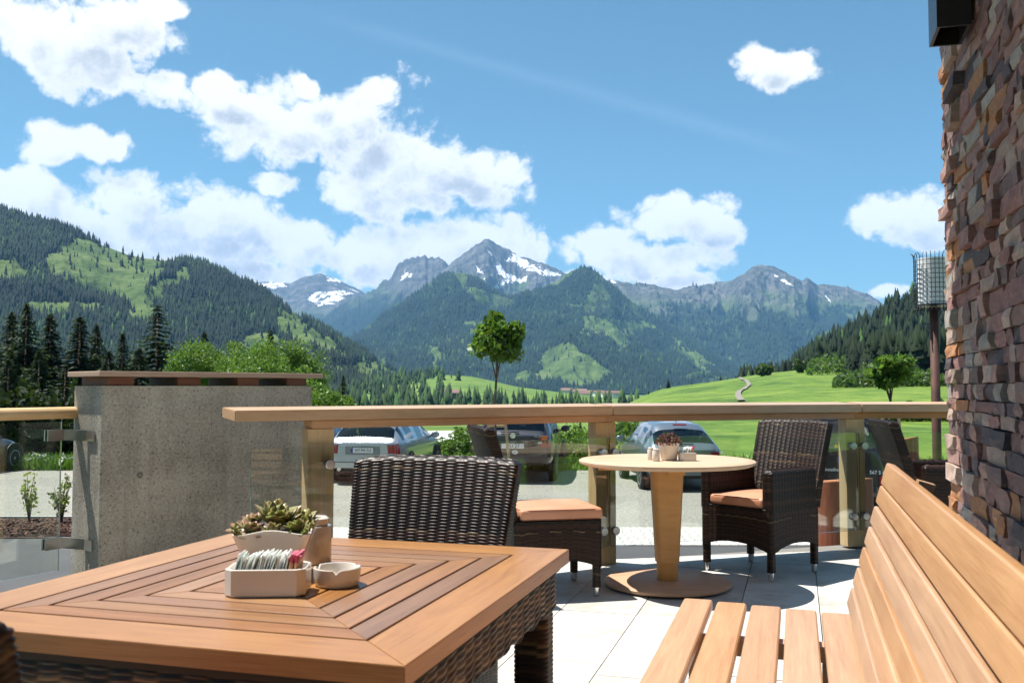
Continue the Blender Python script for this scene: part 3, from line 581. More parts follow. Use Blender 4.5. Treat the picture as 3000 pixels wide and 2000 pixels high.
# --- trees standing apart on the meadow hill
rs = random.Random(4)
for (du, dv, sz, D, kind, lb) in [(1535,868,1,300,'s','dark round conifer alone on the meadow crest'),(1570,884,.6,310,'s','small conifer right of the lone crest conifer'),(1588,876,.7,312,'s','conifer next to the small crest conifer'),(1655,860,.6,316,'s','conifer at the left of the crest row'),(1672,862,.6,318,'s','conifer in the middle of the crest row'),(1690,860,.6,318,'s','conifer at the right of the crest row'),
   (1708,846,1,314,'s','conifer left of the winding path top'),(1728,844,1,314,'s','twin conifer right of the winding path top'),(1803,826,1,322,'s','tall crest conifer left of the dark wood'),(1818,830,.8,322,'s','shorter crest conifer beside the tall one'),(1748,882,.9,240,'b','dark shrub in the meadow below the path'),(1762,886,.7,238,'b','small round shrub beside the meadow shrub'),(1510,894,.5,305,'s','tiny conifer near the meadow track'),(1490,896,.5,306,'s','tiniest conifer left on the meadow track'),
   (1836,870,1,225,'b','tall narrow shrub at the edge of the wood'),(1875,866,1.1,232,'b','leafy shrub at the lower edge of the wood')]:
    tp = at_y(du*K, dv*K, D); zb = float(ground_z(tp.x, D))-0.1
    if kind == 's': spruce(lb, du*K, dv*K, D, rs.randint(0, 1), 0.75, zb, 'trees standing apart on the meadow hill')
    else:
        hh = max(3.0, tp.z-zb); o = broadleaf('meadow_shrub', lb, (tp.x, D, zb), hh*0.4, 0.12, hh*0.55, hh*0.45, (1.0, 1.0, 1.05), 30, 40, 0.30, [(0.02, 0.05, 0.012), (0.035, 0.075, 0.016)], rs.randint(0, 999), 'shrub', 4, 'shrubs on the meadow hill', 0.4)
# winding path and track on the hill
def path_strip(name, label, pts, w_, m):
    P = [Vector(p) for p in pts]; V = []; Fc = []
    fine = []
    for i in range(len(P)-1):
        for k in range(8): fine.append(P[i].lerp(P[i+1], k/8))
    fine.append(P[-1])
    sm = [sum((fine[min(max(i+j, 0), len(fine)-1)] for j in range(-4, 5)), Vector((0, 0)))/9 for i in range(len(fine))]
    for i, p in enumerate(sm):
        d = (sm[min(i+1, len(sm)-1)]-sm[max(i-1, 0)]).normalized(); nrm = Vector((-d.y, d.x))*w_/2
        for q in (p-nrm, p+nrm): V.append((q.x, q.y, float(ground_z(q.x, q.y))+0.22))
    for i in range(len(sm)-1): Fc.append((2*i, 2*i+1, 2*i+3, 2*i+2))
    return tag(link(name, me_py(name, V, Fc), m), label, None, kind='structure')
M_PATH = simple('path_gravel', (0.17, 0.155, 0.13), 0.9, nscale=3)
def hit(u, v):
    d = ray(u, v)
    for y in np.geomspace(40, 420, 900):
        q = Vector((0, 0, CAMZ))+d*(y/d.y)
        if q.z <= float(ground_z(q.x, q.y))+0.02: return (q.x, q.y)
    return (q.x, 318.0*1.0) if False else ((u-U0)/F*318, 318)
path_strip('path', 'pale gravel path winding up the meadow hill', [*[hit(a*K, c*K) for a, c in ((1704,926),(1694,910),(1697,900),(1712,892),(1722,885),(1716,878),(1702,872),(1698,866))]], 0.75, M_PATH)
path_strip('path', 'pale farm track along the left foot of the meadow hill', [*[hit(a*K, c*K) for a, c in ((1385,928),(1400,920),(1425,911),(1455,905),(1500,899))]], 1.5, M_PATH)

# --- village and farm houses far off
M_WHITE = simple('house_plaster', (0.7, 0.68, 0.62), 0.8); M_ROOF = simple('house_roof', (0.16, 0.09, 0.07), 0.8); M_WOODH = simple('house_timber', (0.12, 0.07, 0.045), 0.8); M_PANE = simple('house_pane', (0.03, 0.035, 0.04), 0.2)
M_TIN = simple('tin_roof', (0.62, 0.63, 0.64), 0.45, nscale=4)
def house(label, u, v, D, sx, sy, h, rz, wall=None, roof=None, group='village houses in the valley', zb=None, name='house', win=True):
    p = at_y(u, v, D); z = p.z if zb is None else zb
    o = thing(name, label, 'house', (p.x, D, z), rz, group)
    bm = bmesh.new(); add_box(bm, (0, 0, h*0.3-h*0.25), (sx, sy, h*1.0)); 
    r = sy*0.28
    for s in (-1, 1):
        a = [bm.verts.new(q) for q in ((s*sx/2, -sy/2, h*0.55), (s*sx/2, sy/2, h*0.55), (s*sx/2, 0, h*0.55+r))]; bm.faces.new(a if s > 0 else a[::-1])
    link('wall', bm_me('wall', bm), wall or M_WHITE, o)
    bm = bmesh.new(); L = math.hypot(sy/2, r)*1.16
    for s in (-1, 1):
        ang = math.atan2(r, sy/2); add_box(bm, None, (sx*1.14, L, 0.02*sx+0.05), M=Matrix.Translation((0, s*L/2*cos(ang), h*0.55+r+0.06-L/2*sin(ang)+0.02*sx)) @ Matrix.Rotation(-s*ang, 4, 'X'))
    link('roof', bm_me('roof', bm), roof or M_ROOF, o)
    if win:
        wm = box_me(sx*0.12, 0.08, h*0.16)
        for k in (-1, 0, 1): link('window', wm, M_PANE, o, (k*sx*0.28, -sy/2-0.03, h*0.28))
    return o
for i, (du, dv, D, s_, lb) in enumerate([(1040,912,820,9,'dark farmhouse on the valley meadow left of the small tree'),(1302,903,1950,15,'red-roofed village house furthest left in the row'),(1318,905,1980,14,'second village house in the far row'),(1336,905,1950,15,'third village house in the far row'),(1356,907,1900,13,'village house with pale gable in the far row'),(1374,909,1850,15,'village house near the white hall'),(1393,911,1500,13,'wide white hall in the valley'),(1414,909,1500,11,'pale hall at the right end of the village'),(1340,911,1700,13,'lower village house in front of the row')]):
    house(lb, du*K, dv*K, D, s_*1.4, s_, s_*0.75, rs.uniform(-0.5, 0.5), M_WOODH if i == 0 else None, None)
house('wooden shed with a pale metal roof behind the silver car', 1012*K, 1000*K, 34, 3.4, 2.6, 2.4, 0.25, M_WOODH, M_TIN, None, -2.6, 'shed', True)
lw = bmesh.new(); add_box(lw, (0, 0, 0), (1.5, 0.25, 0.7)); q = at_y(1338, 1312, 31)
tag(link('low_wall', bm_me('low_wall', lw), simple('rusty_panel', (0.16, 0.085, 0.07), 0.8, bump=0.3), None, (q.x, 31, q.z-0.15), (0, 0, -0.1)), 'low reddish brown panel wall between the two left cars', 'wall')
broadleaf('garden_bush', 'bright green round bush behind the dark off-roader', (at_y(1350, 1290, 29).x, 29, -1.3), 0.5, 0.05, 0.75, 0.62, (1.1, 1, 0.8), 40, 60, 0.05, GREENS, 91, 'bush', 5, clr=0.4)
broadleaf('garden_bush', 'leafy bush right of the dark off-roader', (at_y(1690, 1350, 27.2).x, 27.2, -1.1), 0.5, 0.05, 0.65, 0.6, (1.2, 1, 0.8), 40, 50, 0.045, GREENS, 92, 'bush', 5, clr=0.4)
spruce('young spruce behind the bush and the off-roader', 1700, 1232, 33, 0, 0.9, group=None)
# --- staked young trees in front of the cars
def staked_tree(label, u, vtop, vbot, D, wpx, seed, zb, leaf=0.056, n=19, stake=True):
    rng = np.random.default_rng(seed); c = at_y(u, (vtop+vbot)/2, D); cr = wpx*D/F/2; hz_ = (vbot-vtop)*D/F/2; cz = c.z-zb
    o = thing('young_maple', label, 'tree', (c.x, D, zb)); 
    link('trunk', trunk_me(cz-hz_*0.15, 0.032, rng, 7, (0, 0, cz+hz_*0.2), cr*0.7, (1, 1, hz_/cr)), M_BARK, o)
    pts = clump_points(rng, (0, 0, cz), cr, n, 120, (0.86, 0.86, 0.86*hz_/cr), 0.40, 0.35)
    link('crown', cards('crown', pts, leaf, [(0.05, 0.125, 0.013), (0.085, 0.18, 0.018), (0.03, 0.075, 0.01), (0.13, 0.23, 0.03)], rng, aspect=0.75), M_LEAF, o)
    if stake:
        for sx in (-0.22, 0.22):
            link('stake', box_me(0.05, 0.05, 1.75), M_STAKE, o, (sx, 0.02, 0.83), (0, -sx*0.42, 0))
        link('tie', box_me(0.30, 0.09, 0.04), M_STAKE, o, (0, 0.02, 1.52))
    return o
M_STAKE = wood('stake_wood', (0.30, 0.2, 0.10), (0.5, 0.36, 0.2), 0.7)
staked_tree('small round maple staked in front of the dark off-roader', 1456, 922, 1072, 17.0, 186, 21, -1.04)
staked_tree('slim young tree by the lamp post, rising above a log', 2608, 1044, 1134, 18.5, 130, 22, -1.04, 0.055, 24)
# --- two scrubby plants in the mulch bed
def shrub(label, u, v0, v1, D, seed, pal, nst):
    rng = np.random.default_rng(seed); b0 = at_y(u, v1, D); h = (v1-v0)*D/F; o = thing('bed_shrub', label, 'shrub', (b0.x, D, b0.z), 0, 'shrubs in the mulch bed'); pts = []
    for k in range(nst):
        a = rng.uniform(0, 6.28); l = h*(0.55+0.45*rng.random()); e = Vector((cos(a)*0.32*h*rng.random()*1.1, sin(a)*0.2*h, l)); md = e*0.5+Vector((rng.normal()*0.04*h, 0, 0)); md.x *= 0.6
        link('stem', tube_me([(0, 0, -0.03), md, e], [0.010, 0.007, 0.003], 5), M_BARK, o)
        for q in range(26):
            f = 0.3+0.7*rng.random(); p_ = md.lerp(e, (f-0.5)*2) if f > .5 else md*(f*2); pts.append(np.array(p_)+rng.normal(size=3)*0.045*h)
    link('foliage', cards('foliage', np.array(pts), 0.032, pal, rng), M_LEAF, o)
shrub('thin yellow-green shrub in the mulch bed at the left', 85, 1378, 1527, 15.2, 31, [(0.32, 0.34, 0.03), (0.24, 0.29, 0.03)], 7)
shrub('twiggy green shrub beside the concrete wall corner', 180, 1385, 1530, 14.9, 32, [(0.16, 0.22, 0.03), (0.24, 0.29, 0.04), (0.1, 0.07, 0.04)], 10)
# ================================================================== TERRACE
TH = 0.289; DV = Vector((sin(TH), cos(TH))); NV = Vector((cos(TH), -sin(TH)))   # table, bench and house axis
def v2(p, z): return (p.x, p.y, z)
m, t, b = mat('travertine'); co = objco(t); r = orand(t)
cc = t.vmath('ADD', co, t.new('ShaderNodeCombineXYZ', X=t.math('MULTIPLY', r, 31.0), Y=t.math('MULTIPLY', r, 13.0), Z=0.0).outputs[0])
n1 = t.noise(cc, 3.0, 6, 0.6); n2 = t.noise(t.mapping(cc, (1, 4, 1)), 14.0, 5, 0.7); pits = t.smooth(t.noise(t.mapping(cc, (1, 2.2, 1)), 55.0, 2, 0.5), 0.66, 0.72)
c = t.ramp(t.math('ADD', t.math('MULTIPLY', n1, 0.6), t.math('MULTIPLY', n2, 0.4)), [(0.34, (0.29, 0.27, 0.24)), (0.52, (0.46, 0.44, 0.40)), (0.70, (0.58, 0.57, 0.54))])
c = t.mix(t.math('MULTIPLY', pits, 0.6), c, (0.2, 0.17, 0.13))
hs = t.new('ShaderNodeHueSaturation', Value=t.math('MULTIPLY_ADD', r, 0.22, 0.88), Color=c)
t.put(b.inputs['Base Color'], hs.outputs[0]); b.inputs['Roughness'].default_value = 0.62
t.put(b.inputs['Normal'], t.bump(t.math('SUBTRACT', n2, pits), 0.25, 0.004)); M_TRAV = m
M_GROUT = simple('grout', (0.16, 0.15, 0.135), 0.9)
EDGE = [(-3.7, -3.0), (-3.7, 3.6), (-2.78, 5.62), (-1.2, 6.12), (0.62, 6.52), (2.52, 7.22), (3.5, 7.3), (4.6, 7.0), (4.6, -3.0)]   # clockwise outline
tb = prism_me([EDGE[i] for i in range(len(EDGE))][::-1], -1.1, -0.012)
floor = tag(link('terrace_floor', tb, M_GROUT), 'pale stone terrace floor', None, kind='structure')
def clip(poly, outline):
    for i in range(len(outline)):
        a, bq = Vector(outline[i]), Vector(outline[(i+1) % len(outline)]); e = bq-a; out = []
        def side(p): return e.x*(p[1]-a.y)-e.y*(p[0]-a.x)
        for k in range(len(poly)):
            p, q = poly[k], poly[(k+1) % len(poly)]; sp, sq_ = side(p), side(q)
            if sp <= 0: out.append(p)
            if (sp < 0 < sq_) or (sq_ < 0 < sp): f = sp/(sp-sq_); out.append((p[0]+(q[0]-p[0])*f, p[1]+(q[1]-p[1])*f))
        poly = out
        if len(poly) < 3: return []
    return poly
rt = random.Random(3); row = 0; a_ = -0.5
bb = -4.9
while bb < 3.4:
    wd = rt.choice([0.40, 0.40, 0.50]); aa = -2.2 - rt.random()*0.8
    while aa < 8.4:
        ln = rt.choice([0.6, 0.75, 0.9, 0.5]); g = 0.0025
        quad = [DV*x+NV*y for x, y in ((aa+g, bb+g), (aa+ln-g, bb+g), (aa+ln-g, bb+wd-g), (aa+g, bb+wd-g))]
        poly = clip([(p.x, p.y) for p in quad], EDGE)
        cx = sum(p[0] for p in poly)/max(1, len(poly)); cy = sum(p[1] for p in poly)/max(1, len(poly))
        if poly and cy > 1.2 and abs(cx) < 0.62*cy+0.6:
            area = sum(poly[i][0]*poly[(i+1) % len(poly)][1]-poly[(i+1) % len(poly)][0]*poly[i][1] for i in range(len(poly)))
            if abs(area) > 0.01:
                if area < 0: poly = poly[::-1]
                link('stone_tile', prism_me([(x-cx, y-cy) for x, y in poly], -0.012, rt.uniform(-0.0005, 0.0010), 0.0), M_TRAV, floor, (cx, cy, 0))
        aa += ln
    bb += wd

# ---- concrete wall with a timber cap
m, t, b = mat('exposed_concrete'); co = objco(t)
n1 = t.noise(co, 2.2, 5, 0.6); n2 = t.noise(co, 60, 4, 0.7); dots = t.smooth(t.noise(co, 75, 3, 0.5), 0.61, 0.66); d2 = t.smooth(t.noise(co, 170, 2, 0.5), 0.58, 0.66)
c = t.ramp(t.math('ADD', t.math('MULTIPLY', n1, 0.55), t.math('MULTIPLY', n2, 0.45)), [(0.36, (0.19, 0.165, 0.13)), (0.52, (0.38, 0.335, 0.27)), (0.68, (0.55, 0.50, 0.42))])
c = t.mix(t.math('MULTIPLY', dots, 0.8), c, (0.07, 0.06, 0.05)); c = t.mix(t.math('MULTIPLY', d2, 0.5), c, (0.10, 0.085, 0.07))
stk = t.smooth(t.noise(t.mapping(co, (5, 5, 0.35)), 2.2, 5, 0.65), 0.50, 0.72, 0.0, 0.30); c = t.mix(stk, c, (0.13, 0.115, 0.095))
t.put(b.inputs['Base Color'], c); b.inputs['Roughness'].default_value = 0.85
t.put(b.inputs['Normal'], t.bump(t.math('SUBTRACT', n2, t.math('MULTIPLY', dots, 1.5)), 0.6, 0.006)); M_CONC = m
CL = Vector((-2.31, 5.40)); CR = Vector((-1.335, 6.42)); cdir = (CR-CL).normalized(); cang = math.atan2(cdir.y, cdir.x); clen = (CR-CL).length; cth = 0.40
M_WOODCAP = wood('cap_wood', (0.33, 0.21, 0.15), (0.54, 0.39, 0.30), 0.6, var=0.12)
M_SPACER = wood('spacer_wood', (0.10, 0.04, 0.025), (0.20, 0.085, 0.05), 0.6, var=0.15)
cw = thing('concrete_wall', 'grey aggregate concrete wall with timber cap board at the left', 'wall', (CL.x, CL.y, 0), cang)
bm = bmesh.new(); add_box(bm, (clen/2, cth/2, 0.055), (clen, cth, 2.23)); bmesh.ops.bevel(bm, geom=[e for e in bm.edges if abs(e.verts[0].co.x-e.verts[1].co.x) < 1e-5 and abs(e.verts[0].co.y-e.verts[1].co.y) < 1e-5], offset=0.012, segments=1, affect='EDGES')
link('slab', bm_me('slab', bm), M_CONC, cw)
link('cap_board', box_me(clen+0.09, cth+0.05, 0.030, 0.004), M_WOODCAP, cw, (clen/2+0.012, cth/2-0.01, 1.238))
for f in (0.065, 0.36, 0.645, 0.90): link('spacer', box_me(0.15, cth-0.03, 0.048, 0.003), M_SPACER, cw, (clen*f+0.02, cth/2-0.005, 1.196))
bm = bmesh.new(); bmesh.ops.create_cone(bm, cap_ends=False, segments=20, radius1=0.017, radius2=0.012, depth=0.006)
tp = link('tie_hole', bm_me('tie_hole', bm, True), simple('tie_grey', (0.13, 0.12, 0.11), 0.9), cw, (clen*0.16, -0.004, 0.655), (pi/2, 0, 0))

# ---- glass
def glass_mat():
    m = bpy.data.materials.new('clear_glass'); m.use_nodes = True; t = NT(m.node_tree); t.n.clear()
    tr = t.new('ShaderNodeBsdfTransparent', Color=(0.945, 0.975, 0.955)); gl = t.new('ShaderNodeBsdfGlossy', Color=(0.95, 1.0, 0.97), Roughness=0.0)
    n = t.noise(objco(t), 0.7, 1); fr = t.new('ShaderNodeFresnel', IOR=1.5); f = t.math('MULTIPLY', fr.outputs[0], t.math('MULTIPLY_ADD', n, 0.1, 0.95), clamp=True)
    mx = t.new('ShaderNodeMixShader', i0=f); t.l.new(tr.outputs[0], mx.inputs[1]); t.l.new(gl.outputs[0], mx.inputs[2])
    o = t.n.new('ShaderNodeOutputMaterial'); t.l.new(mx.outputs[0], o.inputs[0]); return m
M_GLASS = glass_mat()
m, t, b = mat('glass_edge'); n = t.noise(objco(t), 12, 2); t.put(b.inputs['Base Color'], t.ramp(n, [(0.3, (0.10, 0.24, 0.19)), (0.7, (0.22, 0.40, 0.33))])); b.inputs['Roughness'].default_value = 0.08; b.inputs['Transmission Weight'].default_value = 0.35; M_GEDGE = m
M_STEEL = simple('brushed_steel', (0.46, 0.45, 0.43), 0.3, 1.0, nscale=6, var=0.03)
M_DARKR = simple('rubber_black', (0.015, 0.015, 0.016), 0.7)
def glass_panel(p0, p1, z0, z1, parent, th=0.012, org=(0, 0, 0)):
    """upright pane between two plan points; faces glass, rim greenish"""
    p0, p1 = Vector(p0), Vector(p1); d = p1-p0; ang = math.atan2(d.y, d.x); c = (p0+p1)/2
    me = box_me(d.length, th, z1-z0); me.materials.append(M_GLASS); me.materials.append(M_GEDGE)
    for p in me.polygons: p.material_index = 0 if abs(p.normal.y) > 0.9 else 1
    return link('glass_panel', me, None, parent, (c.x, c.y, (z0+z1)/2), (0, 0, ang))
# ---- main railing: plan points of the front top edge of the rail
RP = [Vector((-1.445, 5.0)), Vector((0.66, 6.25)), Vector((2.54, 6.95)), Vector((3.55, 7.02))]
M_LARCH = wood('larch', (0.34, 0.19, 0.095), (0.54, 0.35, 0.205), 0.34, spec=0.5, var=0.10)
rail = thing('glass_railing', 'larch handrail on posts with clear glass panels at the terrace edge', 'railing')
M_LARCHD = wood('larch_beam', (0.30, 0.15, 0.065), (0.52, 0.30, 0.15), 0.5, var=0.10); M_POST = wood('larch_post', (0.36, 0.22, 0.09), (0.58, 0.41, 0.20), 0.6, var=0.10)
def beam(name, a, c, off0, off1, zf, zb, thick, m):
    """prism along plan segment a-c; off0/off1 plan offsets away from the terrace, zf/zb top heights front and back"""
    d = (c-a); L = d.length; d.normalize(); n = Vector((-d.y, d.x)); ang = math.atan2(d.y, d.x)
    bm = bmesh.new(); V = []
    for x in (-L/2, L/2):
        for (y, z) in ((off0, zf), (off1, zb), (off1, zb-thick), (off0, zf-thick)): V.append(bm.verts.new((x, y, z)))
    for f in ((0, 1, 2, 3), (7, 6, 5, 4), (0, 4, 5, 1), (1, 5, 6, 2), (2, 6, 7, 3), (3, 7, 4, 0)): bm.faces.new([V[i] for i in f])
    bmesh.ops.recalc_face_normals(bm, faces=bm.faces); bmesh.ops.bevel(bm, geom=list(bm.edges), offset=0.004, segments=2, affect='EDGES')
    mid = (a+c)/2; return link(name, bm_me(name, bm), m, rail, (mid.x, mid.y, 0), (0, 0, ang))
for i in range(3):
    a, c = RP[i], RP[i+1]; d = (c-a).normalized(); e0 = 0.0 if i == 0 else 0.0015; 
    beam('handrail', a+d*e0, c-d*0.0015, 0.0, 0.27, 1.040, 1.053, 0.058, M_LARCH)
    beam('under_beam', a+(c-a)*0.18 if i == 0 else a+d*0.004-d*0.05, c-d*0.004, 0.075, 0.215, 0.979, 0.979, 0.045, M_LARCHD)
posts = []
for (seg, uc) in ((0, 898), (1, 1776), (2, 2506)):
    if seg == 0: p = RP[0]+(RP[1]-RP[0])*0.205; dd = (RP[1]-RP[0]).normalized()
    else: p = RP[seg]; dd = ((RP[seg]-RP[seg-1]).normalized()+(RP[seg+1]-RP[seg]).normalized()).normalized()
    n = Vector((-dd.y, dd.x)); ang = math.atan2(dd.y, dd.x); c = p+n*0.145; posts.append((c, dd, n))
    o = link('post', box_me(0.93, 0.152, 0.105, 0.005), M_POST, rail); o.matrix_local = Matrix.Translation((c.x, c.y, 0.4665)) @ Matrix.Rotation(ang, 4, 'Z') @ Matrix(((0, 1, 0, 0), (0, 0, 1, 0), (1, 0, 0, 0), (0, 0, 0, 1)))
goff = -0.085
def gp(k, s): c, dd, n = posts[k]; return c+n*goff+dd*s
glass_panel(gp(0, -0.40), gp(1, -0.008), 0.125, 0.832, rail); glass_panel(gp(1, 0.008), gp(2, -0.008), 0.125, 0.832, rail); glass_panel(gp(2, 0.008), (3.6, 7.05), 0.125, 0.832, rail)
def button(k, s, z):
    c, dd, n = posts[k]; q = c+dd*s; a = q+n*-0.054; o = link('standoff_button', None or lathe_me([(0.0, 0.0), (0.020, 0.0), (0.020, 0.024), (0.026, 0.024), (0.026, 0.038), (0.0275, 0.040), (0.0275, 0.052), (0.024, 0.0555), (0.0, 0.056)], 20), [M_STEEL], rail, (a.x, a.y, z)); o.rotation_euler = Vector((-n.x, -n.y, 0)).to_track_quat('Z', 'Y').to_euler(); return o
for k in (0, 1, 2):
    for s in ((0.035,) if k == 0 else (-0.045, 0.045)):
        for z in (0.735, 0.225): button(k, s, z)
# ---- left railing with half-round handrail, glass and clamps
LR = thing('glass_railing', 'short glass railing with round wooden handrail left of the concrete wall', 'railing')
A0 = Vector((-2.50, 5.545)); A1 = Vector((-2.60, 5.64)); 
ha, hb = Vector((-2.585, 5.66)), Vector((-3.42, 4.10))
hd = (hb-ha); 
prof = [(0.042*cos(a), 0.042*sin(a)*0.95) for a in np.linspace(-0.25*pi, 1.25*pi, 14)]
V = []; Fc = []
hl = hd.length; npf = len(prof)
for x in (0, hl):
    for (y, z) in prof: V.append((x, y, z))
for i in range(npf): Fc.append((i, (i+1) % npf, (i+1) % npf+npf, i+npf))
Fc.append(tuple(range(npf))[::-1]); Fc.append(tuple(range(npf, 2*npf)))
me = me_py('handrail', V, Fc); me.polygons.foreach_set('use_smooth', [len(p.vertices) == 4 for p in me.polygons]); sharpen(me)
link('handrail', me, wood('handrail_pine', (0.42, 0.25, 0.11), (0.66, 0.46, 0.25), 0.45, var=0.05), LR, (ha.x, ha.y, 1.008), (0, 0, math.atan2(hd.y, hd.x)))
ga = ha+hd.normalized()*0.085; glass_panel(ga, hb, 0.105, 0.962, LR)
for z in (0.885, 0.265):
    bm = bmesh.new(); nn = Vector((-hd.y, hd.x)).normalized(); nn = nn if nn.y < 0 else -nn
    for s in (-1, 1): add_box(bm, v2(ga+hd.normalized()*0.045+nn*s*0.014, z), (0.105, 0.012, 0.064), math.atan2(hd.y, hd.x))
    e = ga-hd.normalized()*0.01; f2 = CL+Vector((-cdir.y, cdir.x))*0.19-cdir*0.007; dd = f2-e
    add_box(bm, v2((e+f2)/2+nn*0.006, z), (dd.length, 0.013, 0.062), math.atan2(dd.y, dd.x))
    nrm = -cdir; add_box(bm, v2(f2-Vector((-cdir.y, cdir.x))*0.05, z), (0.008, 0.12, 0.06), cang)
    link('clamp', bm_me('clamp', bm), M_STEEL, LR)

# ---- stone wall of the house on the right
STC = [((0.20, 0.095, 0.085), (0.34, 0.19, 0.165)), ((0.15, 0.09, 0.085), (0.27, 0.18, 0.165)), ((0.36, 0.25, 0.20), (0.52, 0.40, 0.33)), ((0.33, 0.14, 0.055), (0.48, 0.25, 0.12)), ((0.055, 0.042, 0.050), (0.11, 0.085, 0.09)), ((0.27, 0.24, 0.215), (0.42, 0.38, 0.33)), ((0.27, 0.15, 0.125), (0.42, 0.26, 0.22))]
M_ST = []
for i, (a, c1) in enumerate(STC):
    m, t, b = mat('ledge_stone_%s' % 'abcdefg'[i]); co = objco(t); r = orand(t); cc = t.vmath('ADD', co, t.new('ShaderNodeCombineXYZ', X=t.math('MULTIPLY', r, 23.0), Y=t.math('MULTIPLY', r, 7.0), Z=t.math('MULTIPLY', r, 3.0)).outputs[0])
    n1 = t.noise(cc, 11, 8, 0.75, 1.0); n2 = t.noise(cc, 70, 6, 0.8); v_ = t.noise(t.mapping(cc, (2, 2, 9)), 5, 4, 0.6, 1.2)
    c = t.ramp(t.math('ADD', t.math('MULTIPLY', n1, 0.5), t.math('ADD', t.math('MULTIPLY', n2, 0.2), t.math('MULTIPLY', v_, 0.3))), [(0.32, tuple(x*0.55 for x in a)), (0.46, a), (0.64, c1)])
    c = t.mix(t.smooth(v_, 0.60, 0.72, 0, 0.5), c, (0.36, 0.17, 0.07)); c = t.new('ShaderNodeHueSaturation', Value=t.math('MULTIPLY_ADD', r, 0.55, 0.85), Color=c).outputs[0]
    t.put(b.inputs['Base Color'], c); b.inputs['Roughness'].default_value = 0.75; t.put(b.inputs['Normal'], t.bump(t.math('ADD', n1, n2), 0.9, 0.016)); M_ST.append(m)
WOFF = 0.67; WA = 4.76            # plan offset of the wall face and where it ends (along the house axis)
sw = thing('stone_wall', 'rough ledgestone wall of reddish and purple stones at the right', 'wall')
def wpt(a, off, z): p = DV*a+NV*off; return Vector((p.x, p.y, z))
bm = bmesh.new(); M_ = Matrix(((-DV.x, NV.x, 0, 0), (-DV.y, NV.y, 0, 0), (0, 0, 1, 0), (0, 0, 0, 1)))
add_box(bm, None, (8.0, 0.35, 4.6), M=Matrix.Translation(wpt(WA-4.03, WOFF+0.20, 1.2)) @ M_)
link('core', bm_me('core', bm), simple('wall_mortar', (0.10, 0.085, 0.08), 0.95), sw)
rw = random.Random(12); big = []; restV = []; restF = []; z = -0.02; stones = []
while z < 3.45:
    h = rw.choice([0.048, 0.056, 0.064, 0.072, 0.082]); a = WA+rw.uniform(0.0, 0.012)
    while a > -1.5:
        l = rw.choice([0.10, 0.14, 0.18, 0.24, 0.30, 0.13]); dp = abs(rw.gauss(0.006, 0.011)); 
        if rw.random() < 0.06: dp += 0.018
        stones.append((a-l, a, z, z+h, dp, a == a and a > WA-0.001)); a -= l
    z += h
def stone_me(l, h, dp, seed, end):
    r2 = random.Random(seed); g = 0.002; bm = bmesh.new(); j = lambda s: r2.uniform(-s, s)
    # x along wall, y out of wall (negative = towards terrace), z up;  front face split for uneven relief
    nx = 3; V = [[bm.verts.new((-l/2+g+(l-2*g)*i/(nx-1)+ (j(0.006) if 0 < i < nx-1 else j(0.002)), -dp+j(0.006), (-h/2+g if k == 0 else h/2-g) if k != 1 else j(h*0.15))) for i in range(nx)] for k in (0, 1, 2)]
    for k in (0, 2):
        for v in V[k]: v.co.z += j(0.004); v.co.y += abs(j(0.004))
    B = [[bm.verts.new((-l/2+g+(l-2*g)*i/(nx-1), 0.10, -h/2+g if k == 0 else h/2-g)) for i in range(nx)] for k in (0, 1)]
    for k in range(2):
        for i in range(nx-1): bm.faces.new((V[k][i], V[k][i+1], V[k+1][i+1], V[k+1][i]))
    for i in range(nx-1):
        bm.faces.new((B[0][i], B[0][i+1], V[0][i+1], V[0][i])); bm.faces.new((V[2][i], V[2][i+1], B[1][i+1], B[1][i]))
    for i in (0, nx-1):
        f = (V[0][i], V[1][i], V[2][i], B[1][i], B[0][i]); bm.faces.new(f)
    bmesh.ops.recalc_face_normals(bm, faces=bm.faces); return bm_me('stone', bm)
def vis_size(s):
    c = wpt((s[0]+s[1])/2, WOFF, (s[2]+s[3])/2); 
    if c.y < 0.6: return -1
    u = U0+F*c.x/c.y; v = HZ-F*(c.z-CAMZ)/c.y
    if u > 3060 or v < -60 or v > 1750: return -1
    A = wpt(s[0], WOFF, c.z); B_ = wpt(s[1], WOFF, c.z); return abs(A.x/A.y-B_.x/B_.y)*F*(s[3]-s[2])/c.y*F
order = sorted(range(len(stones)), key=lambda i: -vis_size(stones[i])); keep = set(i for i in order[:300] if vis_size(stones[i]) > 0)
Mw = Matrix(((-DV.x, NV.x, 0, 0), (-DV.y, NV.y, 0, 0), (0, 0, 1, 0), (0, 0, 0, 1)))   # local x runs towards the camera, y into the wall
restbm = bmesh.new(); n_rest = 0
for i, s in enumerate(stones):
    me = stone_me(s[1]-s[0], s[3]-s[2], s[4]+0.002, i, False); c = wpt((s[0]+s[1])/2, WOFF-0.0, (s[2]+s[3])/2); MM = Matrix.Translation(c) @ Mw
    if i in keep:
        o = link('stone', me, M_ST[rw.choices(range(7), [5, 4, 4, 1.6, 3, 2, 4])[0]], sw); o.matrix_local = MM
    else:
        me.transform(MM); n0 = len(restbm.faces); restbm.from_mesh(me); restbm.faces.ensure_lookup_table(); k = rw.randrange(7)
        for f in restbm.faces[n0:]: f.material_index = k
        bpy.data.meshes.remove(me)
link('remaining_stones', bm_me('remaining_stones', restbm), M_ST, sw)['kind'] = 'stuff'
# roof overhang that keeps this wall in the shade (above the picture)
bm = bmesh.new(); add_box(bm, None, (7.6, 1.62, 0.16), M=Matrix.Translation(wpt(WA-4.0, WOFF-0.50, 3.60)) @ M_)
tag(link('roof_overhang', bm_me('roof_overhang', bm), simple('soffit_wood', (0.16, 0.10, 0.06), 0.7)), 'wooden roof overhang above the stone wall', None, kind='structure')
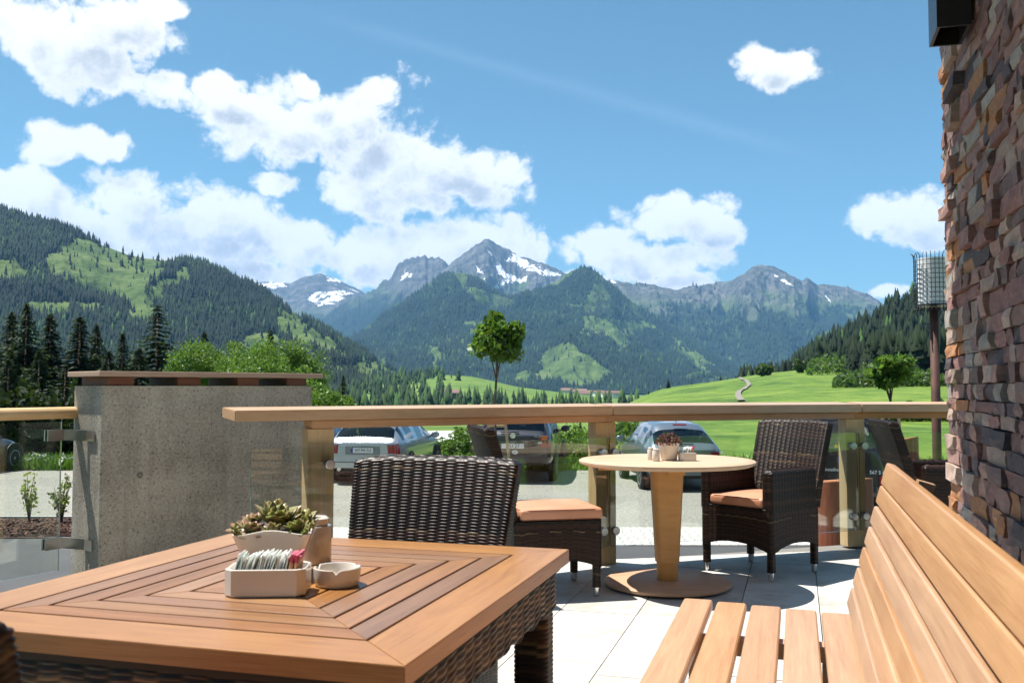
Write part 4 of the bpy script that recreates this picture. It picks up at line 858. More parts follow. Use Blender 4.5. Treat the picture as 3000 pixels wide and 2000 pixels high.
# black box lamp on the wall
M_BLACK = simple('black_metal', (0.012, 0.012, 0.014), 0.35, 0.0, 0.5, nscale=50)
lamp = thing('wall_lamp', 'black square wall lamp high on the stone wall', 'lamp')
def wl_box(name, a0, a1, o0, o1, z0, z1, m):
    bm = bmesh.new(); add_box(bm, None, (a1-a0, o1-o0, z1-z0), M=Matrix.Translation(wpt((a0+a1)/2, (o0+o1)/2, (z0+z1)/2)) @ M_); return link(name, bm_me(name, bm), m, lamp)
la0, la1, lo0, lo1 = 3.865, 4.09, 0.528, 0.648
bm = bmesh.new()
for (a0, a1, o0, o1) in ((la0, la1, lo0, lo0+0.012), (la0, la1, lo1-0.012, lo1), (la0, la0+0.012, lo0+0.012, lo1-0.012), (la1-0.012, la1, lo0+0.012, lo1-0.012)):
    add_box(bm, None, (a1-a0, o1-o0, 0.36), M=Matrix.Translation(wpt((a0+a1)/2, (o0+o1)/2, 2.70)) @ M_)
link('housing', bm_me('housing', bm), M_BLACK, lamp); wl_box('top_plate', la0, la1, lo0, lo1, 2.881, 2.90, M_BLACK); wl_box('reflector', la0+0.014, la1-0.014, lo0+0.014, lo1-0.014, 2.62, 2.63, M_BLACK)
wl_box('bracket', la0+0.05, la1-0.05, lo1+0.001, WOFF+0.03, 2.66, 2.74, M_BLACK)

# ---- lamp post with wire basket
lp = at_y(2741, 1135, 9.0); LPZ = -1.05; post = thing('lamp_post', 'rusty brown lamp post with a wire mesh basket around a white shade', 'lamp post', (lp.x, 9.0, LPZ))
M_RUST = simple('rust_brown', (0.075, 0.030, 0.020), 0.7, 0.2, var=0.25, nscale=8)
ztop = at_y(2741, 742, 9).z-LPZ; zbas = at_y(2741, 893, 9).z-LPZ; R_ = 0.168
link('pole', tube_me([(0, 0, 0), (0, 0, zbas-0.02)], 0.041, 14), M_RUST, post); link('base_plate', lathe_me([(0.10, 0), (0.10, 0.02), (0.05, 0.03)], 20), M_RUST, post)
m, t, b = mat('lamp_shade'); n = t.noise(objco(t), 5, 2); t.put(b.inputs['Base Color'], t.ramp(n, [(0.3, (0.78, 0.79, 0.8)), (0.7, (0.84, 0.85, 0.86))])); b.inputs['Roughness'].default_value = 0.4
sh = link('shade', lathe_me([(0.02, zbas), (0.140, zbas+0.005), (0.140, ztop-0.05), (0.02, ztop-0.045)], 28), m, post)
basket = link('basket_rim', lathe_me([(R_-0.006, zbas-0.012), (R_+0.004, zbas-0.012), (R_+0.004, zbas+0.002), (R_-0.006, zbas+0.002)], 36), M_BLACK, post)
for k in range(30):
    a = 2*pi*k/30; rr = lambda z, w=0.0: (cos(a)*(R_+w), sin(a)*(R_+w), z)
    link('wire', tube_me([rr(zbas-0.07, 0.012+0.01*(k % 2)), rr(zbas-0.02, -0.004), rr(zbas+0.1, 0.003), rr(ztop-0.06, 0.0), rr(ztop-0.02, 0.006), rr(ztop, -0.008+0.02*(k % 3))], 0.0035, 5), M_BLACK, post)
for k in range(10):
    zz = zbas+0.02+k*(ztop-zbas-0.07)/9.5
    link('wire_ring', tube_me([(cos(a)*(R_+0.004), sin(a)*(R_+0.004), zz) for a in np.linspace(0, 2*pi, 37)], 0.0032, 5), M_BLACK, post)
# ================================================================== FURNITURE
m, t, b = mat('wicker'); at = t.new('ShaderNodeAttribute', _attribute_name='Col').outputs['Color']; n = t.noise(objco(t), 40, 3)
t.put(b.inputs['Base Color'], t.mix(t.math('MULTIPLY', n, 0.3), at, (0.012, 0.008, 0.006))); t.put(b.inputs['Roughness'], t.math('MULTIPLY_ADD', n, 0.15, 0.33)); b.inputs['Specular IOR Level'].default_value = 0.2; M_WICK = m
def rrect(w, d, r, f):
    """point on a rounded rectangle w x d (arrays ok), f in 0..1 round the outline starting at front middle"""
    w, d = np.broadcast_arrays(np.asarray(w, float), np.asarray(d, float)); f = np.asarray(f, float)
    hw, hd = w/2-r, d/2-r; per = 4*hw+4*hd+2*pi*r; s = (f % 1.0)*per
    x = np.zeros(np.broadcast(s, w).shape); y = x.copy(); s = s+x
    segs = [('l', hw, (0, -1)), ('a', 0, None)]
    q = pi*r/2
    # front half right, corner, right side, corner, back, corner, left, corner, front half left
    b0 = hw; c = s < b0; x = np.where(c, s, x); y = np.where(c, -hd-r, y)
    def arc(lo, cx, cy, a0):
        nonlocal x, y
        c = (s >= lo) & (s < lo+q); a = a0+(s-lo)/np.maximum(r, 1e-9); x = np.where(c, cx+r*np.cos(a), x); y = np.where(c, cy+r*np.sin(a), y)
    def line(lo, ln, x0, y0, dx, dy):
        nonlocal x, y
        c = (s >= lo) & (s <= lo+ln+1e-9); x = np.where(c, x0+dx*(s-lo), x); y = np.where(c, y0+dy*(s-lo), y)
    lo = b0; arc(lo, hw, -hd, -pi/2); lo = lo+q; line(lo, 2*hd, hw+r, -hd, 0, 1); lo = lo+2*hd; arc(lo, hw, hd, 0); lo = lo+q; line(lo, 2*hw, hw, hd+r, -1, 0); lo = lo+2*hw
    arc(lo, -hw, hd, pi/2); lo = lo+q; line(lo, 2*hd, -hw-r, hd, 0, -1); lo = lo+2*hd; arc(lo, -hw, -hd, pi); lo = lo+q; line(lo, hw, -hw, -hd-r, 1, 0)
    return x, y
def wicker(name, surf, per, height, seed=0, cw=0.034, rh=0.0092, amp=0.0037, cs=5, rs_=4, closed=True, tan=0.03):
    """surf(f, t) -> (x,y,z) arrays; f round the outline, t along the height; woven relief is real displacement"""
    nc = max(4, int(round(per/cw/2))*2); nr = max(3, int(round(height/rh))); ni, nj = nc*cs, nr*rs_+1
    fi = np.arange(ni)/ni; tj = np.arange(nj)/(nj-1); Fg, Tg = np.meshgrid(fi, tj)
    P = np.stack(surf(Fg, Tg), -1); e = 1e-3
    Pf = np.stack(surf(Fg+e, Tg), -1)-np.stack(surf(Fg-e, Tg), -1); Pt = np.stack(surf(Fg, np.minimum(Tg+e, 1)), -1)-np.stack(surf(Fg, np.maximum(Tg-e, 0)), -1)
    N = np.cross(Pf, Pt); N /= np.linalg.norm(N, axis=-1, keepdims=True)+1e-12
    col = np.arange(ni)//cs; cf = (np.arange(ni) % cs+0.5)/cs; ph = (col % 2)*0.5
    rowc = Tg*nr+ph[None, :]; rf = rowc-np.floor(rowc); rid = np.floor(rowc).astype(int)
    h = np.abs(np.sin(pi*rf))**0.6*(0.35+0.65*np.sin(pi*cf)[None, :]**0.6)
    P = P+N*(amp*(h-0.3))[..., None]
    rnd = _h(col[None, :]+0*rid, rid//1, seed+5); rrow = _h(rid//1, rid*0, seed+9)
    base = np.array((0.013, 0.008, 0.006)); red = np.array((0.040, 0.018, 0.012)); tn = np.array((0.13, 0.085, 0.045))
    k = rnd[..., None]; C = base*(0.7+0.6*k)+(red-base)*(rrow[..., None] > 0.62)*0.8
    istan = (rrow > 1-tan*1.6) & (_h(col[None, :]//2+0*rid, rid, seed+2) > 0.45); C = np.where(istan[..., None], tn*(0.6+0.6*k), C)
    C = np.concatenate([C, np.ones(C.shape[:2]+(1,))], -1)
    i = np.arange(nj-1)[:, None]*ni; j = np.arange(ni)[None, :]; j2 = (j+1) % ni
    Q = np.stack([i+j, i+j2, i+ni+j2, i+ni+j], -1).reshape(-1, 4)
    return me_np(name, P.reshape(-1, 3), Q, col=C.reshape(-1, 4))
def cushion_me(w, d, h, r=0.02):
    bm = bmesh.new(); bmesh.ops.create_cube(bm, size=1); bmesh.ops.scale(bm, vec=(w, d, h), verts=bm.verts)
    bmesh.ops.bevel(bm, geom=list(bm.edges), offset=r, segments=4, profile=0.55, affect='EDGES')
    bmesh.ops.subdivide_edges(bm, edges=[e for e in bm.edges if e.calc_length() > 0.2], cuts=6, use_grid_fill=True)
    for v in bm.verts:
        if v.co.z > 0: v.co.z += 0.012*max(0, 1-(2*v.co.x/w)**2)*max(0, 1-(2*v.co.y/d)**2)
    return bm_me('cushion', bm, True)
def piping_me(w, d, z, r):
    f = np.linspace(0, 1, 41); x, y = rrect(w, d, 0.03, f); return tube_me([(float(a), float(b_), z) for a, b_ in zip(x, y)], r, 6)
m, t, b = mat('terracotta_leather'); co = objco(t); n = t.noise(co, 120, 3, 0.6); n0 = t.noise(co, 4, 4)
t.put(b.inputs['Base Color'], t.ramp(n0, [(0.3, (0.44, 0.19, 0.105)), (0.7, (0.54, 0.26, 0.155))])); b.inputs['Roughness'].default_value = 0.5; t.put(b.inputs['Normal'], t.bump(t.math('ADD', n, t.math('MULTIPLY', n0, 2.0)), 0.15, 0.004)); M_CUSH = m
M_PIPE = simple('cushion_seam', (0.28, 0.11, 0.06), 0.6)
M_CHROME = simple('steel_foot', (0.7, 0.69, 0.67), 0.18, 1.0)
def chair_meshes(arms):
    W_, D_ = (0.535, 0.52) if arms else (0.50, 0.50); out = {}
    zt = 0.425
    def skirt(f, t_):
        x, y = rrect(W_-0.02*0, D_, 0.03, f); s = np.maximum(np.abs(x)/(W_/2), np.abs(y)/(D_/2)); edge = np.where(np.abs(np.abs(y)-D_/2) < 0.015, np.abs(x)/(W_/2), np.abs(y)/(D_/2))
        zb = 0.155+0.055*np.clip(1-edge**2.2, 0, 1); return x, y, zt+(zb-zt)*t_
    out['seat_skirt'] = wicker('seat_skirt', lambda f, t_: skirt(f, 1-t_), 2*(W_+D_), 0.27, 1, tan=0.02)
    # backrest leaning back, flaring and rolled at the top
    H0, H1 = 0.41, 0.955
    def back(f, t_):
        z = H0+(H1-H0)*t_; lean = 0.03+0.155*t_**1.25; roll = np.clip((t_-0.955)/0.045, 0, 1)
        w = (W_-0.03 if arms else 0.455)+(0.03 if arms else 0.085)*t_ - 0.05*roll**2; th = 0.062*(1-0.90*roll**2)
        x, y = rrect(w, np.maximum(th, 0.012), 0.0055, f); bow = 0.035*(1-(2*x/0.55)**2)*0.8
        z = z - 0.03*roll**2*0.3 - 0.012*(2*np.abs(x)/0.55)**4
        return x, y+D_/2-0.035+lean+bow, z
    out['backrest'] = wicker('backrest', back, 2*(0.52+0.06), H1-H0, 2, tan=0.06)
    if arms:
        for nm, sx in (('arm_left', -1), ('arm_right', 1)):
            def arm(f, t_, sx=sx):
                z = 0.40+0.262*t_; roll = np.clip((t_-0.9)/0.1, 0, 1); x, y = rrect(0.075*(1-0.75*roll**2), (0.475-0.05*roll**2)*(1+0*t_), 0.008, f)
                return x+sx*(W_/2-0.036), y-0.015, z-0.02*((y+0.25)/0.5)*t_*0
            out[nm] = wicker(nm, arm, 1.14, 0.27, 3+sx)
    out['leg'] = wicker('leg', lambda f, t_: (rrect(0.042, 0.042, 0.012, f)[0], rrect(0.042, 0.042, 0.012, f)[1], 0.052+0.155*t_), 0.15, 0.155, 7, cw=0.03, amp=0.002)
    return out, W_, D_
ARM = chair_meshes(True); SIDE = chair_meshes(False)
FOOT = lathe_me([(0.0, 0), (0.016, 0), (0.017, 0.008), (0.019, 0.010), (0.020, 0.058), (0.0, 0.058)], 14); CUSH = {True: cushion_me(0.40, 0.47, 0.062), False: cushion_me(0.485, 0.475, 0.062)}
def chair(label, x, y, facing, arms, group):
    me, W_, D_ = ARM if arms else SIDE; o = thing('wicker_armchair' if arms else 'wicker_chair', label, 'chair', (x, y, 0.001), math.atan2(facing[0], -facing[1]), group)
    for k, v in me.items():
        if k == 'leg': continue
        nm = 'arm' if k.startswith('arm') else k; link(nm, v, M_WICK, o)
    for sx in (-1, 1):
        for sy in (-1, 1):
            p = (sx*(W_/2-0.028), sy*(D_/2-0.028), 0); l = link('leg', me['leg'], M_WICK, o, p); link('foot', FOOT, M_CHROME, l)
    c = link('cushion', CUSH[arms], M_CUSH, o, (0, -0.02, 0.458)); w_, d_ = (0.40, 0.47) if arms else (0.485, 0.475)
    link('seam', PIPE[arms][0], M_PIPE, c); link('seam', PIPE[arms][1], M_PIPE, c); return o
PIPE = {k: (piping_me(w_-0.010, d_-0.010, 0.0265, 0.0028), piping_me(w_-0.010, d_-0.010, -0.0265, 0.0028)) for k, (w_, d_) in {True: (0.40, 0.47), False: (0.485, 0.475)}.items()}
G = 'dark woven wicker chairs on the terrace'
chair('dark wicker chair behind the square table, backrest facing the viewer', -0.345, 2.60, -DV, False, G)
chair('armless wicker chair turned sideways, left of the round table', 0.205, 5.55, (0.975, 0.22), False, G)
chair('dark wicker armchair with cushion right of the round table', 1.575, 6.12, (-0.76, -0.65), True, G)
chair('wicker armchair half hidden behind the stone wall, facing right', 2.90, 6.42, (0.99, -0.10), True, G)
chair('wicker chair cut off at the lower left corner, before the square table', -0.640, 1.372, DV, False, G)

# ---- square table with concentric mitred planks
TL, TW, TZ = 1.09, 1.00, 0.74
TNR = Vector((-0.162, 1.47)); table = thing('square_table', 'square teak slat table with woven wicker frame in the foreground', 'table', (TNR.x, TNR.y, 0.0), math.atan2(DV.y, DV.x))
# local x = along DV (away), local y = to the left
M_TEAK = wood('teak', (0.12, 0.049, 0.020), (0.31, 0.15, 0.064), 0.30, (1.0, 16, 16), 0.5, 0.18, ((0.17, 0.075, 0.028), (0.38, 0.20, 0.082)))
ring = 0.0; k = 0; gap = 0.0065
widths = [0.122, 0.062, 0.062, 0.062, 0.062, 0.062, 0.062]
for wd in widths:
    x0, x1, y0, y1 = ring, TL-ring, ring, TW-ring; i_ = wd-gap; mg = 0.0004
    quads = [[(x0, y0), (x1, y0), (x1-i_, y0+i_), (x0+i_, y0+i_)], [(x1, y0), (x1, y1), (x1-i_, y1-i_), (x1-i_, y0+i_)], [(x1, y1), (x0, y1), (x0+i_, y1-i_), (x1-i_, y1-i_)], [(x0, y1), (x0, y0), (x0+i_, y0+i_), (x0+i_, y1-i_)]]
    for qn, q in enumerate(quads):
        if y1-y0 < 2*wd: break
        cx = sum(p[0] for p in q)/4; cy = sum(p[1] for p in q)/4; along = 0 if qn in (0, 2) else pi/2
        ca, sa = cos(-along), sin(-along); sh = []
        for (x, y) in q:
            dx, dy = (x-cx)*0.9992, (y-cy)*0.9992; sh.append((dx*ca-dy*sa, dx*sa+dy*ca))
        link('plank', prism_me(sh, -0.034, random.uniform(-0.0004, 0.0004), 0.0025), M_TEAK, table, (cx, cy, TZ), (0, 0, along))
    ring += wd
link('plank', prism_me([(-(TL/2-ring), -(TW/2-ring)), ((TL/2-ring), -(TW/2-ring)), ((TL/2-ring), (TW/2-ring)), (-(TL/2-ring), (TW/2-ring))], -0.034, 0, 0.002), M_TEAK, table, (TL/2, TW/2, TZ))
link('underlay', prism_me([(0.02, 0.02), (TL-0.02, 0.02), (TL-0.02, TW-0.02), (0.02, TW-0.02)], TZ-0.052, TZ-0.0345), simple('underlay_dark', (0.02, 0.014, 0.010), 0.8), table)
def apron(f, t_):
    x, y = rrect(TL-0.05, TW-0.05, 0.03, f); return x+TL/2, y+TW/2, TZ-0.036-(1-t_)*(0.105+0.004*np.sin(f*200))
link('apron', wicker('apron', apron, 4.0, 0.105, 21, cw=0.05, rh=0.0125, amp=0.006, tan=0.12), M_WICK, table)
TLEG = wicker('leg', lambda f, t_: (rrect(0.085, 0.085, 0.02, f)[0], rrect(0.085, 0.085, 0.02, f)[1], 0.001+0.62*t_), 0.31, 0.62, 22, cw=0.05, rh=0.0115, amp=0.0045, tan=0.10)
for x in (0.075, TL-0.075):
    for y in (0.075, TW-0.075): link('leg', TLEG, M_WICK, table, (x, y, 0))

# ---- round table
M_OAK = wood('oak', (0.36, 0.22, 0.13), (0.52, 0.37, 0.24), 0.45, (1.2, 10, 10), 0.4, 0.05); M_OAKR = wood('oak_stem', (0.36, 0.17, 0.06), (0.52, 0.28, 0.11), 0.45, (1.2, 10, 10), 0.4, 0.05)
RTX, RTY = 0.91, 5.66; rtab = thing('round_table', 'round wooden pedestal table with a disc foot', 'table', (RTX, RTY, 0.0)); RR = 0.514
link('tabletop', lathe_me([(0, 0.706), (RR-0.03, 0.706), (RR-0.012, 0.712), (RR, 0.722), (RR, 0.732), (RR-0.008, 0.7365), (RR-0.022, 0.7368), (RR-0.024, 0.7385), (RR-0.05, 0.740), (0, 0.740)], 72), M_OAK, rtab)
bm = bmesh.new(); add_box(bm, (0, 0, 0.691), (0.80, 0.09, 0.028)); link('bearer', bm_me('bearer', bm), M_OAKR, rtab)
bm = bmesh.new(); add_box(bm, (0, 0, 0.691), (0.09, 0.72, 0.026)); link('bearer', bm_me('bearer', bm), M_OAKR, rtab)
def stem_me(w0, w1, z0, z1, r):
    f = np.linspace(0, 1, 49)[:-1]; V = []; n = len(f)
    for (w_, z) in ((w0, z0), (w1, z1)):
        x, y = rrect(w_, w_, r, f); V += [(float(a), float(b_), z) for a, b_ in zip(x, y)]
    Fc = [(i, (i+1) % n, (i+1) % n+n, i+n) for i in range(n)]+[tuple(range(n))[::-1], tuple(range(n, 2*n))]
    me = me_py('stem', V, Fc); me.polygons.foreach_set('use_smooth', [len(p.vertices) == 4 for p in me.polygons]); sharpen(me, 0.6); return me
link('pedestal', stem_me(0.135, 0.185, 0.145, 0.676, 0.045), M_OAKR, rtab); link('neck', stem_me(0.118, 0.118, 0.04, 0.146, 0.04), M_OAKR, rtab)
link('foot_disc', lathe_me([(0.30, 0.008), (0.352, 0.010), (0.366, 0.016), (0.366, 0.030), (0.352, 0.040), (0, 0.0405)], 64), wood('oak_foot', (0.34, 0.18, 0.11), (0.50, 0.32, 0.21), 0.5, (1.2, 10, 10), 0.35, 0.04), rtab)
for k in range(4): link('foot_pad', lathe_me([(0.02, 0.001), (0.02, 0.010)], 12), M_DARKR, rtab, (cos(k*pi/2+.4)*0.28, sin(k*pi/2+.4)*0.28, 0))

# ---- bench
M_BENCH = wood('bench_wood', (0.28, 0.14, 0.068), (0.48, 0.29, 0.16), 0.38, (0.8, 16, 16), 0.5, 0.07)
bench = thing('slat_bench', 'long slatted larch bench with high back along the stone wall', 'bench', (0, 0, 0))
BA1 = 3.275; BLEN = 3.6
def bpt(off, z, a): p = DV*a+NV*off; return Vector((p.x, p.y, z))
bang = math.atan2(DV.y, DV.x)
def slat(name, off, z, w_, th, tilt, a1=BA1, ln=BLEN, bev=0.010):
    c = bpt(off, z, a1-ln/2); o = link(name, box_me(ln, w_, th, bev, 3), M_BENCH, bench); o.matrix_local = Matrix.Translation(c) @ Matrix.Rotation(bang, 4, 'Z') @ Matrix.Rotation(tilt, 4, 'X')
    for p in o.data.polygons: p.use_smooth = True
    sharpen(o.data, 0.5); return o
so0 = -0.368; 
for k in range(5):
    slat('seat_slat', so0+0.044+k*0.1095, 0.440-0.003*k, 0.095, 0.034, 0.0, BA1-0.006*k)
bx0, bz0, bx1, bz1 = 0.165, 0.495, 0.275, 0.885; tl = math.atan2(bx1-bx0, bz1-bz0)
nb_ = 7
for k in range(nb_):
    f = k/(nb_-1); wd = 0.058 if k < nb_-1 else 0.072
    slat('back_slat', bx0+(bx1-bx0)*f, bz0+(bz1-bz0)*f, 0.030, wd, tl, BA1-0.012-0.03*f*0, bev=0.009)
for a in (BA1-0.34, BA1-1.7, BA1-3.1):
    bm = bmesh.new(); 
    M0 = Matrix.Translation(bpt(-0.13, 0.399, a)) @ Matrix.Rotation(bang, 4, 'Z'); add_box(bm, None, (0.06, 0.50, 0.045), M=M0)
    link('bearer', bm_me('bearer', bm), M_BENCH, bench)
    bm = bmesh.new(); c = bpt((bx0+bx1)/2+0.046, (bz0+bz1)/2-0.085, a); add_box(bm, None, (0.06, 0.045, 0.60), M=Matrix.Translation(c) @ Matrix.Rotation(bang, 4, 'Z') @ Matrix.Rotation(tl, 4, 'X')); link('back_post', bm_me('back_post', bm), M_BENCH, bench)
    for off in (so0+0.08, 0.09):
        bm = bmesh.new(); add_box(bm, None, (0.06, 0.06, 0.375), M=Matrix.Translation(bpt(off, 0.189, a)) @ Matrix.Rotation(bang, 4, 'Z')); link('leg', bm_me('leg', bm), M_BENCH, bench)

# ================================================================== THINGS ON THE TABLES
m, t, b = mat('white_ceramic'); n = t.noise(objco(t), 6, 2); t.put(b.inputs['Base Color'], t.ramp(n, [(0.3, (0.58, 0.53, 0.47)), (0.7, (0.64, 0.59, 0.53))])); b.inputs['Roughness'].default_value = 0.13; b.inputs['Coat Weight'].default_value = 0.3; M_CER = m
def ontab(u, D): return ((u-U0)/F*D, D, TZ+0.0012)
def loft_me(rings, cap_bottom=True, cap_top=False, name='loft'):
    V = []; Fc = []; n = len(rings[0])
    for r in rings: V += [tuple(p) for p in r]
    for i in range(len(rings)-1):
        for k in range(n): Fc.append((i*n+k, i*n+(k+1) % n, (i+1)*n+(k+1) % n, (i+1)*n+k))
    if cap_bottom: Fc.append(tuple(range(n))[::-1])
    if cap_top: Fc.append(tuple(range((len(rings)-1)*n, len(rings)*n)))
    me = me_py(name, V, Fc); me.polygons.foreach_set('use_smooth', [len(p.vertices) == 4 for p in me.polygons]); sharpen(me, 0.8); return me
def rring(w_, d_, r, z, n=56, wave=0.0):
    f = (np.arange(n)+0.0)/n; x, y = rrect(w_, d_, r, f)
    return [(float(a), float(b_), z+wave*cos(4*2*pi*k/n)) for k, (a, b_) in enumerate(zip(x, y))]
def square_pot(w0, w1, h, wave, wall=0.006):
    R = [rring(w0*0.9, w0*0.9, 0.012, 0.0), rring(w0, w0, 0.016, 0.005)]
    for f in (0.3, 0.6, 0.85, 1.0): R.append(rring(w0+(w1-w0)*f, w0+(w1-w0)*f, 0.018, h*f, wave=wave*f*f))
    R.append(rring(w1-wall, w1-wall, 0.016, h+0.001, wave=wave)); R.append(rring(w1-2*wall, w1-2*wall, 0.014, h-0.006, wave=wave)); R.append(rring(w1-3.2*wall, w1-3.2*wall, 0.012, h*0.78, wave=0))
    return loft_me(R, True, True, 'pot')
M_SOIL = simple('soil', (0.025, 0.016, 0.012), 0.95, nscale=80, bump=0.8)
sp = thing('succulent_pot', 'white flared square pot with green succulents on the square table', 'potted plant', ontab(813, 2.17), 0.12)
link('pot', square_pot(0.098, 0.168, 0.104, 0.005), M_CER, sp); link('soil', prism_me([(-0.066, -0.066), (0.066, -0.066), (0.066, 0.066), (-0.066, 0.066)], 0.082, 0.094), M_SOIL, sp)
m, t, b = mat('succulent_leaf'); at = t.new('ShaderNodeAttribute', _attribute_name='Col').outputs['Color']; n = t.noise(objco(t), 60, 2)
t.put(b.inputs['Base Color'], t.mix(t.math('MULTIPLY', n, 0.2), at, (0.05, 0.06, 0.03))); b.inputs['Roughness'].default_value = 0.42; b.inputs['Subsurface Weight'].default_value = 0.15; b.inputs['Subsurface Radius'].default_value = (0.01, 0.02, 0.005); b.inputs['Subsurface Scale'].default_value = 0.3; M_SUCC = m
def rosette_me(R, nl, seed, tipc=(0.30, 0.10, 0.08)):
    rng = np.random.default_rng(seed); VV = []; QQ = []; CC = []; off = 0
    for i in range(nl):
        f = i/nl; a = i*2.39996; L = R*(0.30+0.75*f**0.8)*(0.9+0.2*rng.random()); el = 1.25-1.05*f; wd = L*0.34
        ns = 6; t_ = np.linspace(0, 1, ns); wprof = wd*np.array([0.45, 0.75, 1.0, 0.98, 0.62, 0.04]); th = L*0.10*np.array([1, 1, 1, 0.9, 0.6, 0.1])
        curve = el+0.35*t_; px = np.cumsum(np.r_[0, np.cos(curve[1:])*L/(ns-1)]); pz = np.cumsum(np.r_[0, np.sin(curve[1:])*L/(ns-1)])
        for s in range(ns):
            for (sy, sz) in ((-1, 0.35), (0, -0.8), (1, 0.35), (0, 0.25)):
                x, y, z = px[s]-sin(curve[s])*sz*th[s], sy*wprof[s], pz[s]+cos(curve[s])*sz*th[s]
                VV.append((x*cos(a)-y*sin(a), x*sin(a)+y*cos(a), z)); tp_ = t_[s]**2.2; g = np.array((0.14, 0.19, 0.045))*(0.75+0.5*rng.random()); e_ = 0.6 if sy != 0 else 0.0
                CC.append(tuple(g*(1-tp_)+np.array(tipc)*tp_)+(1,))
        for s in range(ns-1):
            for k in range(4): QQ.append((off+s*4+k, off+s*4+(k+1) % 4, off+(s+1)*4+(k+1) % 4, off+(s+1)*4+k))
        off += ns*4
    return me_np('rosette', np.array(VV), np.array(QQ), col=np.array(CC))
rr_ = random.Random(2)
for i, (x, y, z, R, nl) in enumerate([(0.0, 0.01, 0.112, 0.072, 34), (-0.050, -0.045, 0.102, 0.040, 26), (0.052, -0.045, 0.102, 0.040, 26), (-0.055, 0.045, 0.105, 0.042, 26), (0.058, 0.035, 0.108, 0.044, 28), (0.0, -0.058, 0.098, 0.034, 24), (0.030, 0.062, 0.108, 0.036, 22), (-0.078, 0.0, 0.098, 0.032, 20), (0.080, -0.008, 0.098, 0.030, 20), (-0.026, -0.066, 0.094, 0.022, 16), (0.032, -0.070, 0.094, 0.022, 16), (-0.072, -0.070, 0.098, 0.024, 16), (0.074, -0.070, 0.098, 0.024, 16)]):
    link('succulent', rosette_me(R, nl, i, (0.22, 0.13, 0.05) if i == 0 else ((0.32, 0.10, 0.10) if i % 2 else (0.26, 0.16, 0.06))), M_SUCC, sp, (x, y, z), (rr_.uniform(-0.35, 0.35)+(-y*4), rr_.uniform(-0.2, 0.2)+x*5, rr_.uniform(0, 6)))
def shaker(label, loc, r, h):
    o = thing('shaker', label, 'shaker', loc, 0, 'white salt and pepper shakers'); link('body', lathe_me([(r*0.92, 0), (r, 0.004), (r, h*0.78), (r*0.96, h*0.80), (r*0.70, h*0.80)], 32), M_CER, o)
    l = link('lid', lathe_me([(r*0.70, h*0.80), (r*0.74, h*0.82), (r*0.80, h*0.86), (r*0.80, h*0.95), (r*0.6, h), (0, h)], 32), M_CER, o); return o
shaker('white ceramic shaker with a lid right behind the succulent pot', ontab(934, 2.31), 0.034, 0.112)
# sugar tray
M_PAP = simple('paper_white', (0.78, 0.80, 0.78), 0.7, nscale=90, var=0.1); M_PAPG = simple('paper_greenish', (0.60, 0.64, 0.60), 0.7, nscale=90, var=0.15); M_PINK = simple('paper_pink', (0.52, 0.10, 0.16), 0.6, nscale=60); M_ORNG = simple('paper_orange', (0.75, 0.42, 0.22), 0.6, nscale=60)
def sugar_tray(label, loc, rz, w_, d_, h, n, seed):
    rng = random.Random(seed); o = thing('sugar_tray', label, 'sugar tray', loc, rz, 'white sugar trays')
    def oct_(w_, d_, z, c=0.016): x, y = w_/2, d_/2; return [(x-c, -y, z), (x, -y+c, z), (x, y-c, z), (x-c, y, z), (-x+c, y, z), (-x, y-c, z), (-x, -y+c, z), (-x+c, -y, z)]
    me = loft_me([oct_(w_*0.97, d_*0.97, 0), oct_(w_, d_, 0.003), oct_(w_, d_, h), oct_(w_-0.004, d_-0.004, h+0.0015), oct_(w_-0.010, d_-0.010, h), oct_(w_-0.011, d_-0.011, 0.008)], True, True, 'tray')
    me.polygons.foreach_set('use_smooth', [False]*len(me.polygons)); link('tray', me, M_CER, o)
    for i in range(n):
        f = (i+0.5)/n; x = -w_/2+0.016+(w_-0.034)*f; pk = f > 0.84; pm = box_me(0.0022 if not pk else 0.004, d_*0.62, 0.062, 0.0008, 1)
        q = link('sachet', pm, M_ORNG if pk else (M_PAP if rng.random() < 0.6 else M_PAPG), o, (x, rng.uniform(-0.005, 0.005), 0.008+0.031+h*0.20+rng.uniform(-0.004, 0.004)), (rng.uniform(-0.06, 0.06), rng.uniform(0.12, 0.38), rng.uniform(-0.08, 0.08)))
        if pk: link('printed_band', box_me(0.0044, d_*0.625, 0.016), M_PINK, q, (0, 0, 0.0232))
    return o
sugar_tray('white sugar tray full of sachets in front of the succulent pot', ontab(795, 1.985), 0.05, 0.162, 0.100, 0.053, 26, 1)
# ashtray
ax = 24; prof = [(0.044, 0), (0.047, 0.004), (0.0495, 0.020), (0.050, 0.037), (0.0488, 0.0385), (0.0455, 0.038), (0.043, 0.030), (0.040, 0.012), (0.0, 0.010)]
me = lathe_me(prof, 48, 'dish')
for v in me.vertices:
    a = math.atan2(v.co.y, v.co.x)
    for k in range(3):
        d_ = abs((a-(-pi/2+0.15+k*2*pi/3)+pi) % (2*pi)-pi)
        if v.co.z > 0.033 and d_ < 0.13: v.co.z -= 0.009*cos(d_/0.13*pi/2)
o = tag(link('ashtray', me, M_CER, None, ontab(993, 2.06)), 'round white ceramic ashtray right of the sugar tray', 'ashtray')
